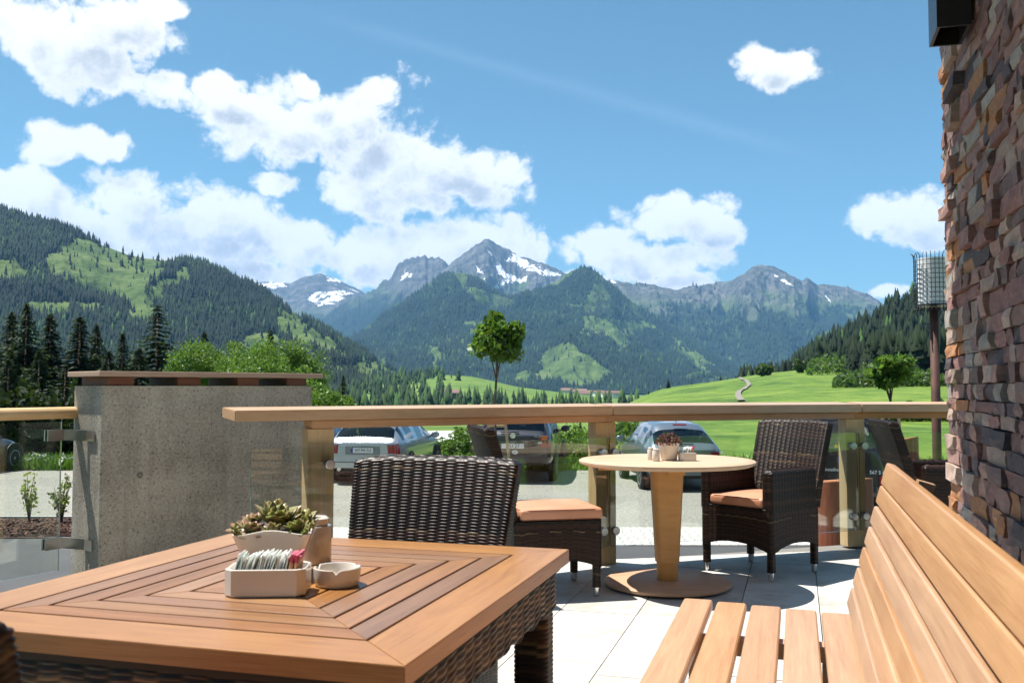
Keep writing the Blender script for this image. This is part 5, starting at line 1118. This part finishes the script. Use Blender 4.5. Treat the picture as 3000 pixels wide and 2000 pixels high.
# round table set
def onround(u, D): return ((u-U0)/F*D, D, 0.7412)
shaker('left white shaker on the round table', onround(1905, 5.60), 0.0205, 0.072); shaker('right white shaker on the round table, nearer the pot', onround(1920, 5.49), 0.0215, 0.072)
sugar_tray('small white sugar tray on the round table', onround(2011, 5.53), 0.05, 0.096, 0.075, 0.046, 10, 3)
hp = thing('heather_pot', 'white tapered pot of dark red heather on the round table', 'potted plant', onround(1958, 5.56)); link('pot', lathe_me([(0.040, 0), (0.045, 0.004), (0.064, 0.098), (0.0645, 0.101), (0.060, 0.101), (0.058, 0.085), (0, 0.085)], 32), M_CER, hp)
rng = np.random.default_rng(8); n = 900; p_ = rng.normal(size=(n, 3)); p_ /= np.linalg.norm(p_, axis=1, keepdims=True); p_ = p_*(rng.random((n, 1))**0.4)*np.array((0.078, 0.078, 0.058)); p_[:, 2] = np.abs(p_[:, 2])*1.25+0.088
link('foliage', cards('foliage', p_, 0.0085, [(0.16, 0.025, 0.05), (0.10, 0.018, 0.03), (0.24, 0.06, 0.09), (0.05, 0.06, 0.02)], rng, aspect=0.35, up=0.8), leaf_mat('heather_leaf', 0.1), hp)
# ---- log planters beyond the railing
m, t, b = mat('red_log'); co = objco(t); n1 = t.noise(t.mapping(co, (6, 6, 0.5)), 3, 6, 0.65); n2 = t.noise(co, 3, 4)
t.put(b.inputs['Base Color'], t.ramp(t.math('ADD', t.math('MULTIPLY', n1, 0.6), t.math('MULTIPLY', n2, 0.4)), [(0.34, (0.14, 0.035, 0.014)), (0.5, (0.27, 0.075, 0.030)), (0.68, (0.40, 0.15, 0.075))])); b.inputs['Roughness'].default_value = 0.55; t.put(b.inputs['Normal'], t.bump(n1, 0.4, 0.01)); M_LOG = m
def log(label, u, vtop, D, r, zb=-1.04):
    p = at_y(u, vtop, D); h = p.z-zb; rng = random.Random(u); o = thing('log_block', label, 'log', (p.x, D, zb), rng.random(), 'reddish log blocks outside the railing'); R = []
    ph = [rng.uniform(0, 6) for _ in range(4)]
    for (s, z) in ((1.02, 0), (1.0, h*0.5), (0.985, h-0.012), (0.965, h)): R.append([(cos(a)*r*s*(1+0.03*sin(2*a+ph[0])+0.02*sin(5*a+ph[1])), sin(a)*r*s*(1+0.03*sin(2*a+ph[0])+0.02*sin(5*a+ph[1])), z+0.03*(cos(a+ph[2]))*(z > 0)) for a in np.linspace(0, 2*pi, 41)[:-1]])
    link('trunk_section', loft_me(R[:3], True, False), M_LOG, o); link('cut_face', loft_me(R[2:], False, True), wood('log_end_%d' % u, (0.30, 0.11, 0.05), (0.48, 0.22, 0.12), 0.7), o)
log('large reddish log block behind the right railing post', 2469, 1404, 8.8, 0.265); log('reddish log block behind the far right armchair', 2650, 1284, 12.5, 0.17)
# ================================================================== CARS
def paint(name, col, metal=0.5, rough=0.3):
    m, t, b = mat(name); n = t.noise(objco(t), 900, 1); n2 = t.noise(objco(t), 2.5, 4)
    t.put(b.inputs['Base Color'], t.ramp(t.math('ADD', t.math('MULTIPLY', n, 0.4), t.math('MULTIPLY', n2, 0.6)), [(0.3, tuple(c*0.88 for c in col)), (0.7, tuple(min(1, c*1.08) for c in col))]))
    b.inputs['Metallic'].default_value = metal; b.inputs['Roughness'].default_value = rough; b.inputs['Coat Weight'].default_value = 1.0; b.inputs['Coat Roughness'].default_value = 0.04; return m
def car_glass():
    m = bpy.data.materials.new('car_glass'); m.use_nodes = True; t = NT(m.node_tree); t.n.clear()
    tr = t.new('ShaderNodeBsdfTransparent', Color=(0.34, 0.40, 0.38)); gl = t.new('ShaderNodeBsdfGlossy', Color=(1, 1, 1), Roughness=0.02); n = t.noise(objco(t), 1, 1)
    fr = t.new('ShaderNodeFresnel', IOR=1.6); f = t.math('MULTIPLY', fr.outputs[0], t.math('MULTIPLY_ADD', n, 0.2, 1.1), clamp=True)
    mx = t.new('ShaderNodeMixShader', i0=f); t.l.new(tr.outputs[0], mx.inputs[1]); t.l.new(gl.outputs[0], mx.inputs[2]); o = t.n.new('ShaderNodeOutputMaterial'); t.l.new(mx.outputs[0], o.inputs[0]); return m
M_CGL = car_glass(); M_TRIM = simple('trim_black', (0.012, 0.012, 0.013), 0.55); M_TYRE = simple('tyre', (0.016, 0.016, 0.017), 0.85, bump=0.3); M_RIM = simple('alloy', (0.45, 0.46, 0.48), 0.35, 0.2); M_SEAT = simple('seat_fabric', (0.018, 0.018, 0.02), 0.85)
M_RED = simple('lamp_red', (0.26, 0.012, 0.018), 0.12, 0, 0.6, 0.6); M_AMB = simple('lamp_amber', (0.50, 0.13, 0.02), 0.15, 0, 0.6, 0.6); M_CLEARL = simple('lamp_clear', (0.5, 0.5, 0.52), 0.15, 0.3)
M_PLATE = simple('plate_white', (0.72, 0.72, 0.70), 0.5); M_BLUE = simple('plate_blue', (0.01, 0.04, 0.32), 0.5); M_INK = simple('plate_ink', (0.01, 0.01, 0.01), 0.6)
WTYRE = lathe_me([(0.62, -0.30), (0.90, -0.34), (1.0, -0.26), (1.0, 0.26), (0.90, 0.34), (0.62, 0.30)], 32)
def rim_me():
    bm = bmesh.new()
    def lat(p):
        me = lathe_me(p, 28); bm.from_mesh(me)
    lat([(0.0, 0.10), (0.60, 0.06), (0.66, 0.06), (0.66, 0.30), (0.60, 0.31), (0.585, 0.20), (0.55, 0.12), (0, 0.12)])
    for k in range(5):
        a = k*2*pi/5; add_box(bm, None, (0.58, 0.17, 0.10), M=Matrix.Rotation(a, 4, 'Z') @ Matrix.Translation((0.31, 0, 0.22)))
    add_cyl(bm, (0, 0, 0.12), (0, 0, 0.30), 0.13, 0.11, 14); return bm_me('rim', bm)
RIM = rim_me()
def rimdark_me(): return lathe_me([(0.0, 0.125), (0.58, 0.125), (0.58, 0.13), (0, 0.13)], 24)
RIMD = rimdark_me()
def car(name, label, cat, loc, head, pm, st, rw_, fw_, sides, wheels, wr, lights=(2,), hatch_trim=True, group='cars parked on the gravel'):
    o = thing(name, label, cat, loc, -head, group); mats = ['body', 'rear_window', 'windscreen', 'rear_bumper', 'tail_light', 'tail_light', 'headlight']; nm = list(mats); mi = {}
    for k in range(len(sides)): mi[('R', k)] = len(nm); nm.append('side_window'); mi[('L', k)] = len(nm); nm.append('side_window')
    V = []; Fc = []; FM = []
    for (y, zf, zb, zr, hw, hwr) in st:
        cab = zr-zb; dz = min(0.07, cab*0.35); h = [(hw*0.88, zf), (hw*0.985, zf+0.13), (hw, zf+(zb-zf)*0.55), (hw*0.965, zb), (hwr, zr-dz), (hwr*0.82, zr-0.012), (0, zr+0.012)]
        V += [(x, y, z) for x, z in h]+[(-x, y, z) for x, z in h[-2::-1]]
    n = 13; ns = len(st)
    for i in range(ns-1):
        for k in range(12):
            f = (i*n+k, i*n+k+1, (i+1)*n+k+1, (i+1)*n+k); kk = k if k < 6 else 11-k; mt = 0
            if kk in (4, 5) and i == rw_: mt = 1
            if kk in (4, 5) and i == fw_: mt = 2
            for q, (a, b_) in enumerate(sides):
                if kk == 3 and a <= i < b_: mt = mi[('R' if k < 6 else 'L', q)]
            if i == 0 and kk in lights: mt = 4 if k < 6 else 5
            if i == 0 and kk == 0: mt = 3
            if i == ns-3 and kk == 2: mt = 6
            Fc.append(f); FM.append(mt)
    fr = [1, 0.80, 0.42, 0, -0.42, -0.80, -1]
    def capgrid(i, rev, rear):
        base = i*n; rows = []
        for k in range(5):
            x, y, z = V[base+k]; r = []
            for c_, q in enumerate(fr):
                if c_ == 0: r.append(base+k)
                elif c_ == 6: r.append(base+12-k)
                else: V.append((x*q, y+(-0.03 if rear else 0.03)*(1-q*q), z)); r.append(len(V)-1)
            rows.append(r)
        for k in range(4):
            for c_ in range(6):
                f = (rows[k][c_], rows[k+1][c_], rows[k+1][c_+1], rows[k][c_+1]); mt = 0
                if rear and k in lights and c_ in (0, 5): mt = 4 if c_ == 0 else 5
                if rear and k == 0: mt = 3
                Fc.append(f if not rev else f[::-1]); FM.append(mt)
        r = rows[4]; b0 = base; top = [b0+4, b0+5, b0+6, b0+7, b0+8]
        f = r[::-1]+[b0+5, b0+6, b0+7] if not rev else (r[::-1]+[b0+5, b0+6, b0+7])[::-1]; Fc.append(tuple(f)); FM.append(0)
    capgrid(0, True, True); capgrid(ns-1, False, False)
    Fc = [tuple(f)[::-1] for f in Fc]
    me = me_py('body_cage', V, Fc)
    me.polygons.foreach_set('material_index', FM)
    tmp = bpy.data.objects.new('tmp', me); COL.objects.link(tmp)
    for _ in nm: me.materials.append(pm)
    md = tmp.modifiers.new('s', 'SUBSURF'); md.levels = 2; md.render_levels = 2
    ev = tmp.evaluated_get(bpy.context.evaluated_depsgraph_get()); em = bpy.data.meshes.new_from_object(ev); bpy.data.objects.remove(tmp)
    parts = {'body': pm, 'rear_window': M_CGL, 'windscreen': M_CGL, 'side_window': M_CGL, 'rear_bumper': pm, 'tail_light': M_RED, 'headlight': M_CLEARL}
    co_ = np.zeros(len(em.vertices)*3); em.vertices.foreach_get('co', co_); co_ = co_.reshape(-1, 3)
    polys = [[] for _ in nm]
    for p in em.polygons: polys[p.material_index].append(tuple(p.vertices))
    for idx, pl in enumerate(polys):
        if not pl: continue
        used = sorted({v for f in pl for v in f}); remap = {v: i for i, v in enumerate(used)}
        pmsh = me_py(nm[idx], co_[used], [tuple(remap[v] for v in f) for f in pl]); link(nm[idx], pmsh, parts[nm[idx]], o, smooth=True)
    hw = max(s[4] for s in st); L = st[-1][0]; zf = min(s[1] for s in st)
    bm = bmesh.new(); add_box(bm, (0, L/2, zf+0.10), (hw*1.5, L*0.92, 0.16)); link('underbody', bm_me('underbody', bm), M_TRIM, o)
    for y in wheels:
        for s in (-1, 1):
            wh = link('tyre', WTYRE, M_TYRE, o, (s*(hw-0.020), y, wr), (0, s*pi/2, 0)); wh.scale = (wr, wr, wr*0.36)
            link('rim', RIM, M_RIM, wh); link('rim_back', RIMD, M_TRIM, wh)
            pts = [(s*(hw*0.992), y+cos(a)*(wr*1.16), wr+sin(a)*(wr*1.16)) for a in np.linspace(-0.25, pi+0.25, 20)]
            link('wheel_arch', tube_me(pts, 0.028, 6), M_TRIM, o)
            bm = bmesh.new(); add_cyl(bm, (s*(hw-0.16), y, wr), (s*(hw*0.990), y, wr), wr*1.14, wr*1.14, 28); link('wheel_well', bm_me('wheel_well', bm), M_TRIM, o)
    return o
def mirror(o, x, y, z, m):
    for s in (-1, 1):
        bm = bmesh.new(); bmesh.ops.create_uvsphere(bm, u_segments=14, v_segments=10, radius=1); bmesh.ops.scale(bm, vec=(0.115, 0.075, 0.085), verts=bm.verts)
        for v in bm.verts: v.co.y = max(v.co.y, -0.03)
        k = link('mirror', bm_me('mirror', bm, True), m, o, (s*(x+0.10), y, z)); bm = bmesh.new(); add_cyl(bm, (-s*0.16, 0, -0.05), (-s*0.06, 0, -0.02), 0.025, 0.02, 8); link('mirror_arm', bm_me('mirror_arm', bm), M_TRIM, k)
def seats(o, ys, hw, z):
    for y in ys:
        for s in (-1, 1):
            bm = bmesh.new(); add_box(bm, (0, 0, 0), (0.48, 0.14, 0.55)); add_box(bm, (0, 0.02, 0.38), (0.26, 0.10, 0.17)); bmesh.ops.bevel(bm, geom=list(bm.edges), offset=0.03, segments=2, affect='EDGES')
            link('seat', bm_me('seat', bm, True), M_SEAT, o, (s*0.36, y, z-0.10), (0.12, 0, 0))
    bm = bmesh.new(); add_box(bm, (0, 0, 0), (hw*1.7, 0.4, 0.12)); link('dashboard', bm_me('dashboard', bm), M_SEAT, o, (0, ys[-1]+0.85, z-0.05))
    link('steering_wheel', tube_me([(cos(a)*0.18, 0, sin(a)*0.18) for a in np.linspace(0, 2*pi, 21)], 0.016, 6), M_TRIM, o, (-0.36, ys[-1]+0.5, z), (-0.4, 0, 0))
def plate(o, txt, x, y, z, w_=0.52, eu=True, size=0.088, fx=0.86, m=None, h=0.112):
    bm = bmesh.new(); add_box(bm, (0, 0, 0), (w_+0.012, 0.012, h+0.012)); pf = link('plate_frame', bm_me('plate_frame', bm), M_TRIM, o, (x, y, z))
    p = link('number_plate', box_me(w_, 0.012, h, 0.002), m or M_PLATE, o, (x, y-0.004, z))
    if eu: link('plate_band', box_me(0.042, 0.004, h-0.006), M_BLUE, p, (-w_/2+0.024, -0.0075, 0))
    link('lettering', text_me(txt, size, fx), M_INK, p, (0.022 if eu else 0, -0.0085, 0), (pi/2, 0, 0))
def bar(o, name, c, s, m, rot=(0, 0, 0), bev=0.0): return link(name, box_me(*s, bev), m, o, c, rot)
GZ = -1.034
# silver estate car
P_SIL = paint('silver_paint', (0.44, 0.46, 0.485), 0.7, 0.34)
ST = [(0.0, .37, .93, .96, .76, .64), (0.10, .30, .97, 1.00, .84, .70), (0.40, .25, .97, 1.36, .885, .60), (0.62, .24, .96, 1.42, .89, .61), (0.72, .24, .96, 1.43, .89, .61), (1.55, .24, .95, 1.465, .89, .62), (1.65, .24, .95, 1.465, .89, .62), (2.45, .24, .93, 1.45, .89, .62), (2.55, .24, .93, 1.44, .89, .61), (3.10, .24, .92, 1.30, .88, .60), (3.62, .24, .91, .97, .87, .74), (4.25, .26, .80, .86, .84, .70), (4.56, .32, .62, .66, .74, .62), (4.64, .40, .52, .55, .62, .52)]
p = at_y(1063, 1300, 21.6); c1 = car('estate_car', 'silver estate car parked behind the left railing post', 'car', (p.x, 21.6, GZ+0.02), math.radians(8), P_SIL, ST, 1, 9, [(2, 3), (4, 5), (6, 7), (8, 9)], (0.95, 3.75), 0.315)
mirror(c1, 0.86, 3.15, 0.98, P_SIL); seats(c1, (1.75, 2.55), 0.85, 0.98); bar(c1, 'plate_recess', (0, -0.022, 0.765), (0.80, 0.03, 0.20), simple('recess_grey', (0.22, 0.23, 0.24), 0.4, 0.5), bev=0.008); plate(c1, 'WT PM 712', 0, -0.045, 0.765)
bar(c1, 'rear_wiper', (-0.05, 0.045, 1.035), (0.40, 0.025, 0.022), M_TRIM, (0, 0.03, 0)); bar(c1, 'bumper_crease', (0, -0.035, 0.50), (1.30, 0.02, 0.012), M_TRIM)
for s in (-1, 1): link('exhaust', tube_me([(s*0.55, -0.02, 0.34), (s*0.55, 0.25, 0.34)], 0.045, 14), M_CHROME, c1); link('roof_rail', tube_me([(s*0.60, 0.6, 1.46), (s*0.61, 1.6, 1.50), (s*0.60, 2.5, 1.48)], 0.014, 6), M_TRIM, c1)
st_ = link('emblem', tube_me([(cos(a)*0.042, 0, sin(a)*0.042) for a in np.linspace(0, 2*pi, 25)], 0.0045, 6), M_CHROME, c1, (0, -0.030, 0.935))
bm = bmesh.new()
for k in range(3): a = pi/2+k*2*pi/3; add_cyl(bm, (0, 0, 0), (cos(a)*0.042, 0, sin(a)*0.042), 0.006, 0.002, 6)
link('emblem_star', bm_me('emblem_star', bm), M_CHROME, st_)
# dark off-roader
P_DK = paint('dark_blue_paint', (0.018, 0.020, 0.028), 0.4, 0.3)
ST = [(0.0, .46, 1.06, 1.09, .80, .66), (0.10, .40, 1.09, 1.13, .88, .72), (0.36, .36, 1.09, 1.56, .92, .66), (0.55, .36, 1.08, 1.62, .925, .68), (0.66, .36, 1.08, 1.63, .925, .68), (1.50, .36, 1.07, 1.67, .925, .69), (1.60, .36, 1.07, 1.67, .925, .69), (2.40, .36, 1.06, 1.66, .925, .68), (2.50, .36, 1.06, 1.65, .925, .68), (3.00, .36, 1.05, 1.52, .915, .66), (3.45, .36, 1.04, 1.10, .91, .78), (4.10, .38, .96, 1.02, .88, .74), (4.46, .42, .78, .83, .80, .68), (4.56, .48, .62, .66, .66, .56)]
p = at_y(1503, 1300, 22.0); c2 = car('off_roader', 'dark blue off-roader with a white number plate, parked in the middle', 'car', (p.x, 22.0, GZ+0.02), math.radians(7), P_DK, ST, 1, 9, [(2, 3), (4, 5), (6, 7), (8, 9)], (0.92, 3.70), 0.36)
mirror(c2, 0.90, 3.05, 1.12, P_DK); seats(c2, (1.75, 2.50), 0.88, 1.15); plate(c2, 'HU 27', 0.0, -0.045, 0.84, 0.52, False, 0.125, 0.95)
for s in (-1, 1): bar(c2, 'indicator', (s*0.72, -0.006, 1.03), (0.13, 0.04, 0.09), M_AMB, (0, 0, s*0.28), 0.01); bar(c2, 'reversing_light', (s*0.62, -0.02, 0.92), (0.10, 0.03, 0.05), M_CLEARL, (0, 0, s*0.2), 0.008)
em = link('emblem', lathe_me([(0, -0.004), (0.062, -0.004), (0.062, 0.006), (0.048, 0.008), (0, 0.008)], 28), M_TRIM, c2, (0, -0.028, 1.075), (pi/2, 0, 0))
link('emblem_ring', lathe_me([(0.056, 0.0), (0.062, 0.0), (0.062, 0.0105), (0.056, 0.0105)], 28), M_CHROME, em)
for k in range(4):
    a0 = k*pi/2; me = me_py('q', [(0, 0, 0.0095)]+[(cos(a0+x)*0.042, sin(a0+x)*0.042, 0.0095) for x in np.linspace(0, pi/2, 7)], [tuple(range(8))]); link('emblem_quarter', me, M_PLATE if k % 2 else M_BLUE, em)
link('lettering', text_me('X3', 0.085, 1.6), M_CHROME, c2, (0.56, -0.020, 1.06), (pi/2, 0, 0.12)); bar(c2, 'rear_wiper', (-0.08, 0.05, 1.155), (0.42, 0.025, 0.022), M_TRIM); 
dk = link('sticker', lathe_me([(0, 0), (0.055, 0), (0.055, 0.003), (0, 0.003)], 24), M_PLATE, c2, (0.05, -0.042, 0.70), (pi/2, 0, 0)); dk.scale = (1.25, 0.85, 1); link('lettering', text_me('D', 0.06), M_INK, dk, (0, 0, 0.005))
# grey-blue hatchback
P_GR = paint('grey_blue_paint', (0.20, 0.235, 0.27), 0.7, 0.32)
ST = [(0.0, .36, .88, .92, .72, .60), (0.12, .30, .95, .99, .81, .68), (0.62, .26, .96, 1.36, .855, .55), (0.85, .25, .95, 1.43, .86, .57), (0.93, .25, .95, 1.44, .86, .57), (1.50, .25, .94, 1.475, .86, .58), (1.58, .25, .94, 1.475, .86, .58), (2.25, .25, .92, 1.45, .86, .58), (2.32, .25, .92, 1.44, .86, .58), (2.85, .25, .91, 1.25, .85, .58), (3.30, .25, .89, .95, .84, .70), (3.75, .27, .76, .82, .80, .66), (3.98, .33, .58, .62, .70, .58), (4.05, .40, .50, .53, .58, .48)]
p = at_y(2010, 1300, 20.3); c3 = car('hatchback', 'grey-blue hatchback seen behind the round table', 'car', (p.x, 20.3, GZ-0.02), math.radians(-3), P_GR, ST, 1, 9, [(2, 3), (4, 5), (6, 7), (8, 9)], (0.72, 3.20), 0.30)
mirror(c3, 0.84, 2.75, 0.99, P_GR); seats(c3, (1.35, 2.20), 0.82, 0.96); plate(c3, 'N UB 804', 0.16, -0.040, 0.585, 0.52, True, 0.092, 0.9); bar(c3, 'bumper_strip', (0, -0.03, 0.475), (1.35, 0.03, 0.022), M_CHROME)
bar(c3, 'brake_light', (0.0, 0.60, 1.405), (0.30, 0.03, 0.025), M_RED, (-0.5, 0, 0)); link('antenna', tube_me([(0, 0.95, 1.45), (0, 0.72, 1.66)], [0.008, 0.003], 6), M_TRIM, c3); bar(c3, 'rear_wiper', (0.0, 0.10, 1.02), (0.36, 0.025, 0.02), M_TRIM)
# black van
P_BK = paint('black_paint', (0.006, 0.006, 0.007), 0.0, 0.35)
ST = [(0.0, .40, 1.16, 1.19, .86, .74), (0.06, .34, 1.18, 1.22, .93, .80), (0.20, .32, 1.18, 1.72, .95, .76), (0.40, .32, 1.17, 1.79, .955, .78), (0.52, .32, 1.17, 1.80, .955, .78), (1.90, .32, 1.16, 1.82, .955, .78), (2.0, .32, 1.16, 1.82, .955, .78), (3.0, .32, 1.15, 1.81, .955, .78), (3.1, .32, 1.15, 1.80, .955, .78), (3.7, .32, 1.12, 1.66, .94, .74), (4.2, .32, 1.06, 1.14, .92, .78), (4.6, .34, .96, 1.02, .88, .74), (4.84, .38, .76, .80, .80, .68), (4.90, .44, .62, .65, .68, .58)]
VX, VD = 5.29, 16.2; c4 = car('van', 'black van with a web address on its tailgate behind the right armchair', 'van', (VX, VD, GZ), math.radians(17), P_BK, ST, 1, 9, [(4, 5), (6, 7), (8, 9)], (0.95, 3.9), 0.33, lights=())
for s in (-1, 1): bar(c4, 'tail_light', (s*0.875, 0.005, 0.62), (0.07, 0.05, 0.22), M_RED, (0, 0, s*0.35), 0.012)
def vx(u): return (u-U0)/F*(VD-0.05)-VX
def vz(v): return CAMZ-(v-HZ)/F*(VD-0.05)-GZ
M_WTXT = simple('white_lettering', (0.8, 0.8, 0.8), 0.5); M_YEL = simple('yellow_star', (0.75, 0.50, 0.03), 0.5)
link('lettering', text_me('www.hotelbergb', 0.083, 0.86), M_WTXT, c4, (vx(2427), -0.040, vz(1373)), (pi/2, 0, 0)); link('lettering', text_me('567 5 65', 0.083, 0.95), M_WTXT, c4, (vx(2561), -0.036, vz(1379)), (pi/2, 0, 0))
sv = [(cos(pi/2+k*pi/5)*(0.048 if k % 2 == 0 else 0.02), 0, sin(pi/2+k*pi/5)*(0.048 if k % 2 == 0 else 0.02)) for k in range(10)]; bm = bmesh.new(); f = bm.faces.new([bm.verts.new(q) for q in sv]); r = bmesh.ops.extrude_face_region(bm, geom=[f]); bmesh.ops.translate(bm, vec=(0, 0.004, 0), verts=[e for e in r['geom'] if isinstance(e, bmesh.types.BMVert)]); link('star_sticker', bm_me('star_sticker', bm), M_YEL, c4, (vx(2447), -0.042, vz(1305)))
plate(c4, 'E BB', vx(2448)+0.235, -0.042, vz(1343), 0.46, True, 0.085, 0.9, P_BK, 0.10)
bar(c4, 'step_bumper', (0, -0.03, 0.50), (1.6, 0.10, 0.10), M_TRIM, bev=0.02)
# sports car at the far left, side on
P_NV = paint('navy_paint', (0.003, 0.005, 0.018), 0.0, 0.35)
ST = [(0.0, .34, .80, .83, .70, .56), (0.15, .26, .88, .92, .82, .66), (0.75, .22, .92, 1.12, .90, .60), (1.25, .21, .88, 1.24, .90, .55), (1.35, .21, .88, 1.26, .90, .55), (1.95, .21, .86, 1.30, .88, .55), (2.02, .21, .86, 1.30, .88, .55), (2.30, .21, .85, 1.26, .88, .55), (2.40, .21, .85, 1.24, .88, .55), (2.75, .21, .84, 1.12, .87, .55), (3.20, .21, .84, .90, .87, .70), (3.75, .22, .82, .86, .86, .70), (4.25, .26, .64, .68, .78, .62), (4.42, .36, .50, .53, .62, .50)]
p = at_y(72, 1372, 25.6); c5 = car('sports_car', 'dark blue sports car cut off by the left picture edge', 'car', (-14.5, 21.9, GZ), math.radians(6), P_NV, ST, 1, 9, [(3, 5), (6, 7), (8, 9)], (0.85, 3.72), 0.33)
mirror(c5, 0.86, 2.9, 0.9, P_NV)
# dark car mostly hidden beside the silver one
ST = [(0.0, .37, .93, .96, .76, .64), (0.10, .30, .97, 1.00, .84, .70), (0.45, .25, .97, 1.34, .885, .60), (0.70, .24, .96, 1.42, .89, .61), (0.80, .24, .96, 1.43, .89, .61), (1.55, .24, .95, 1.465, .89, .62), (1.65, .24, .95, 1.465, .89, .62), (2.45, .24, .93, 1.45, .89, .62), (2.55, .24, .93, 1.44, .89, .61), (3.10, .24, .92, 1.30, .88, .60), (3.62, .24, .91, .97, .87, .74), (4.10, .26, .80, .86, .84, .70), (4.36, .32, .62, .66, .74, .62), (4.44, .40, .52, .55, .62, .52)]
p = at_y(868, 1300, 22.3); c6 = car('parked_car', 'dark grey car mostly hidden between concrete wall and silver estate', 'car', (p.x, 22.3, GZ), math.radians(6), paint('dark_grey_paint', (0.03, 0.033, 0.04), 0.6, 0.3), ST, 1, 9, [(4, 5), (6, 7), (8, 9)], (0.85, 3.6), 0.31)
mirror(c6, 0.86, 3.1, 0.98, M_TRIM); seats(c6, (1.75, 2.5), 0.85, 0.98)

# ================================================================== HAZE
hz_m = bpy.data.materials.new('haze_air'); hz_m.use_nodes = True; t = NT(hz_m.node_tree); t.n.clear()
HAZE_D = 5.2e-5
pv = t.new('ShaderNodeVolumePrincipled', Color=(0.24, 0.52, 1.0), Density=HAZE_D, Anisotropy=0.0); o = t.n.new('ShaderNodeOutputMaterial'); t.l.new(pv.outputs[0], o.inputs['Volume'])
bm = bmesh.new(); add_box(bm, (0, 5000, 880), (16000, 13500, 1960))
tag(link('haze', bm_me('haze', bm), hz_m), 'thin blue mountain haze filling the valley', 'haze', kind='stuff')
for o in list(bpy.data.objects):
    if o.type == 'MESH' and o.parent is None and 'kind' not in o and 'label' not in o: print('untagged', o.name)
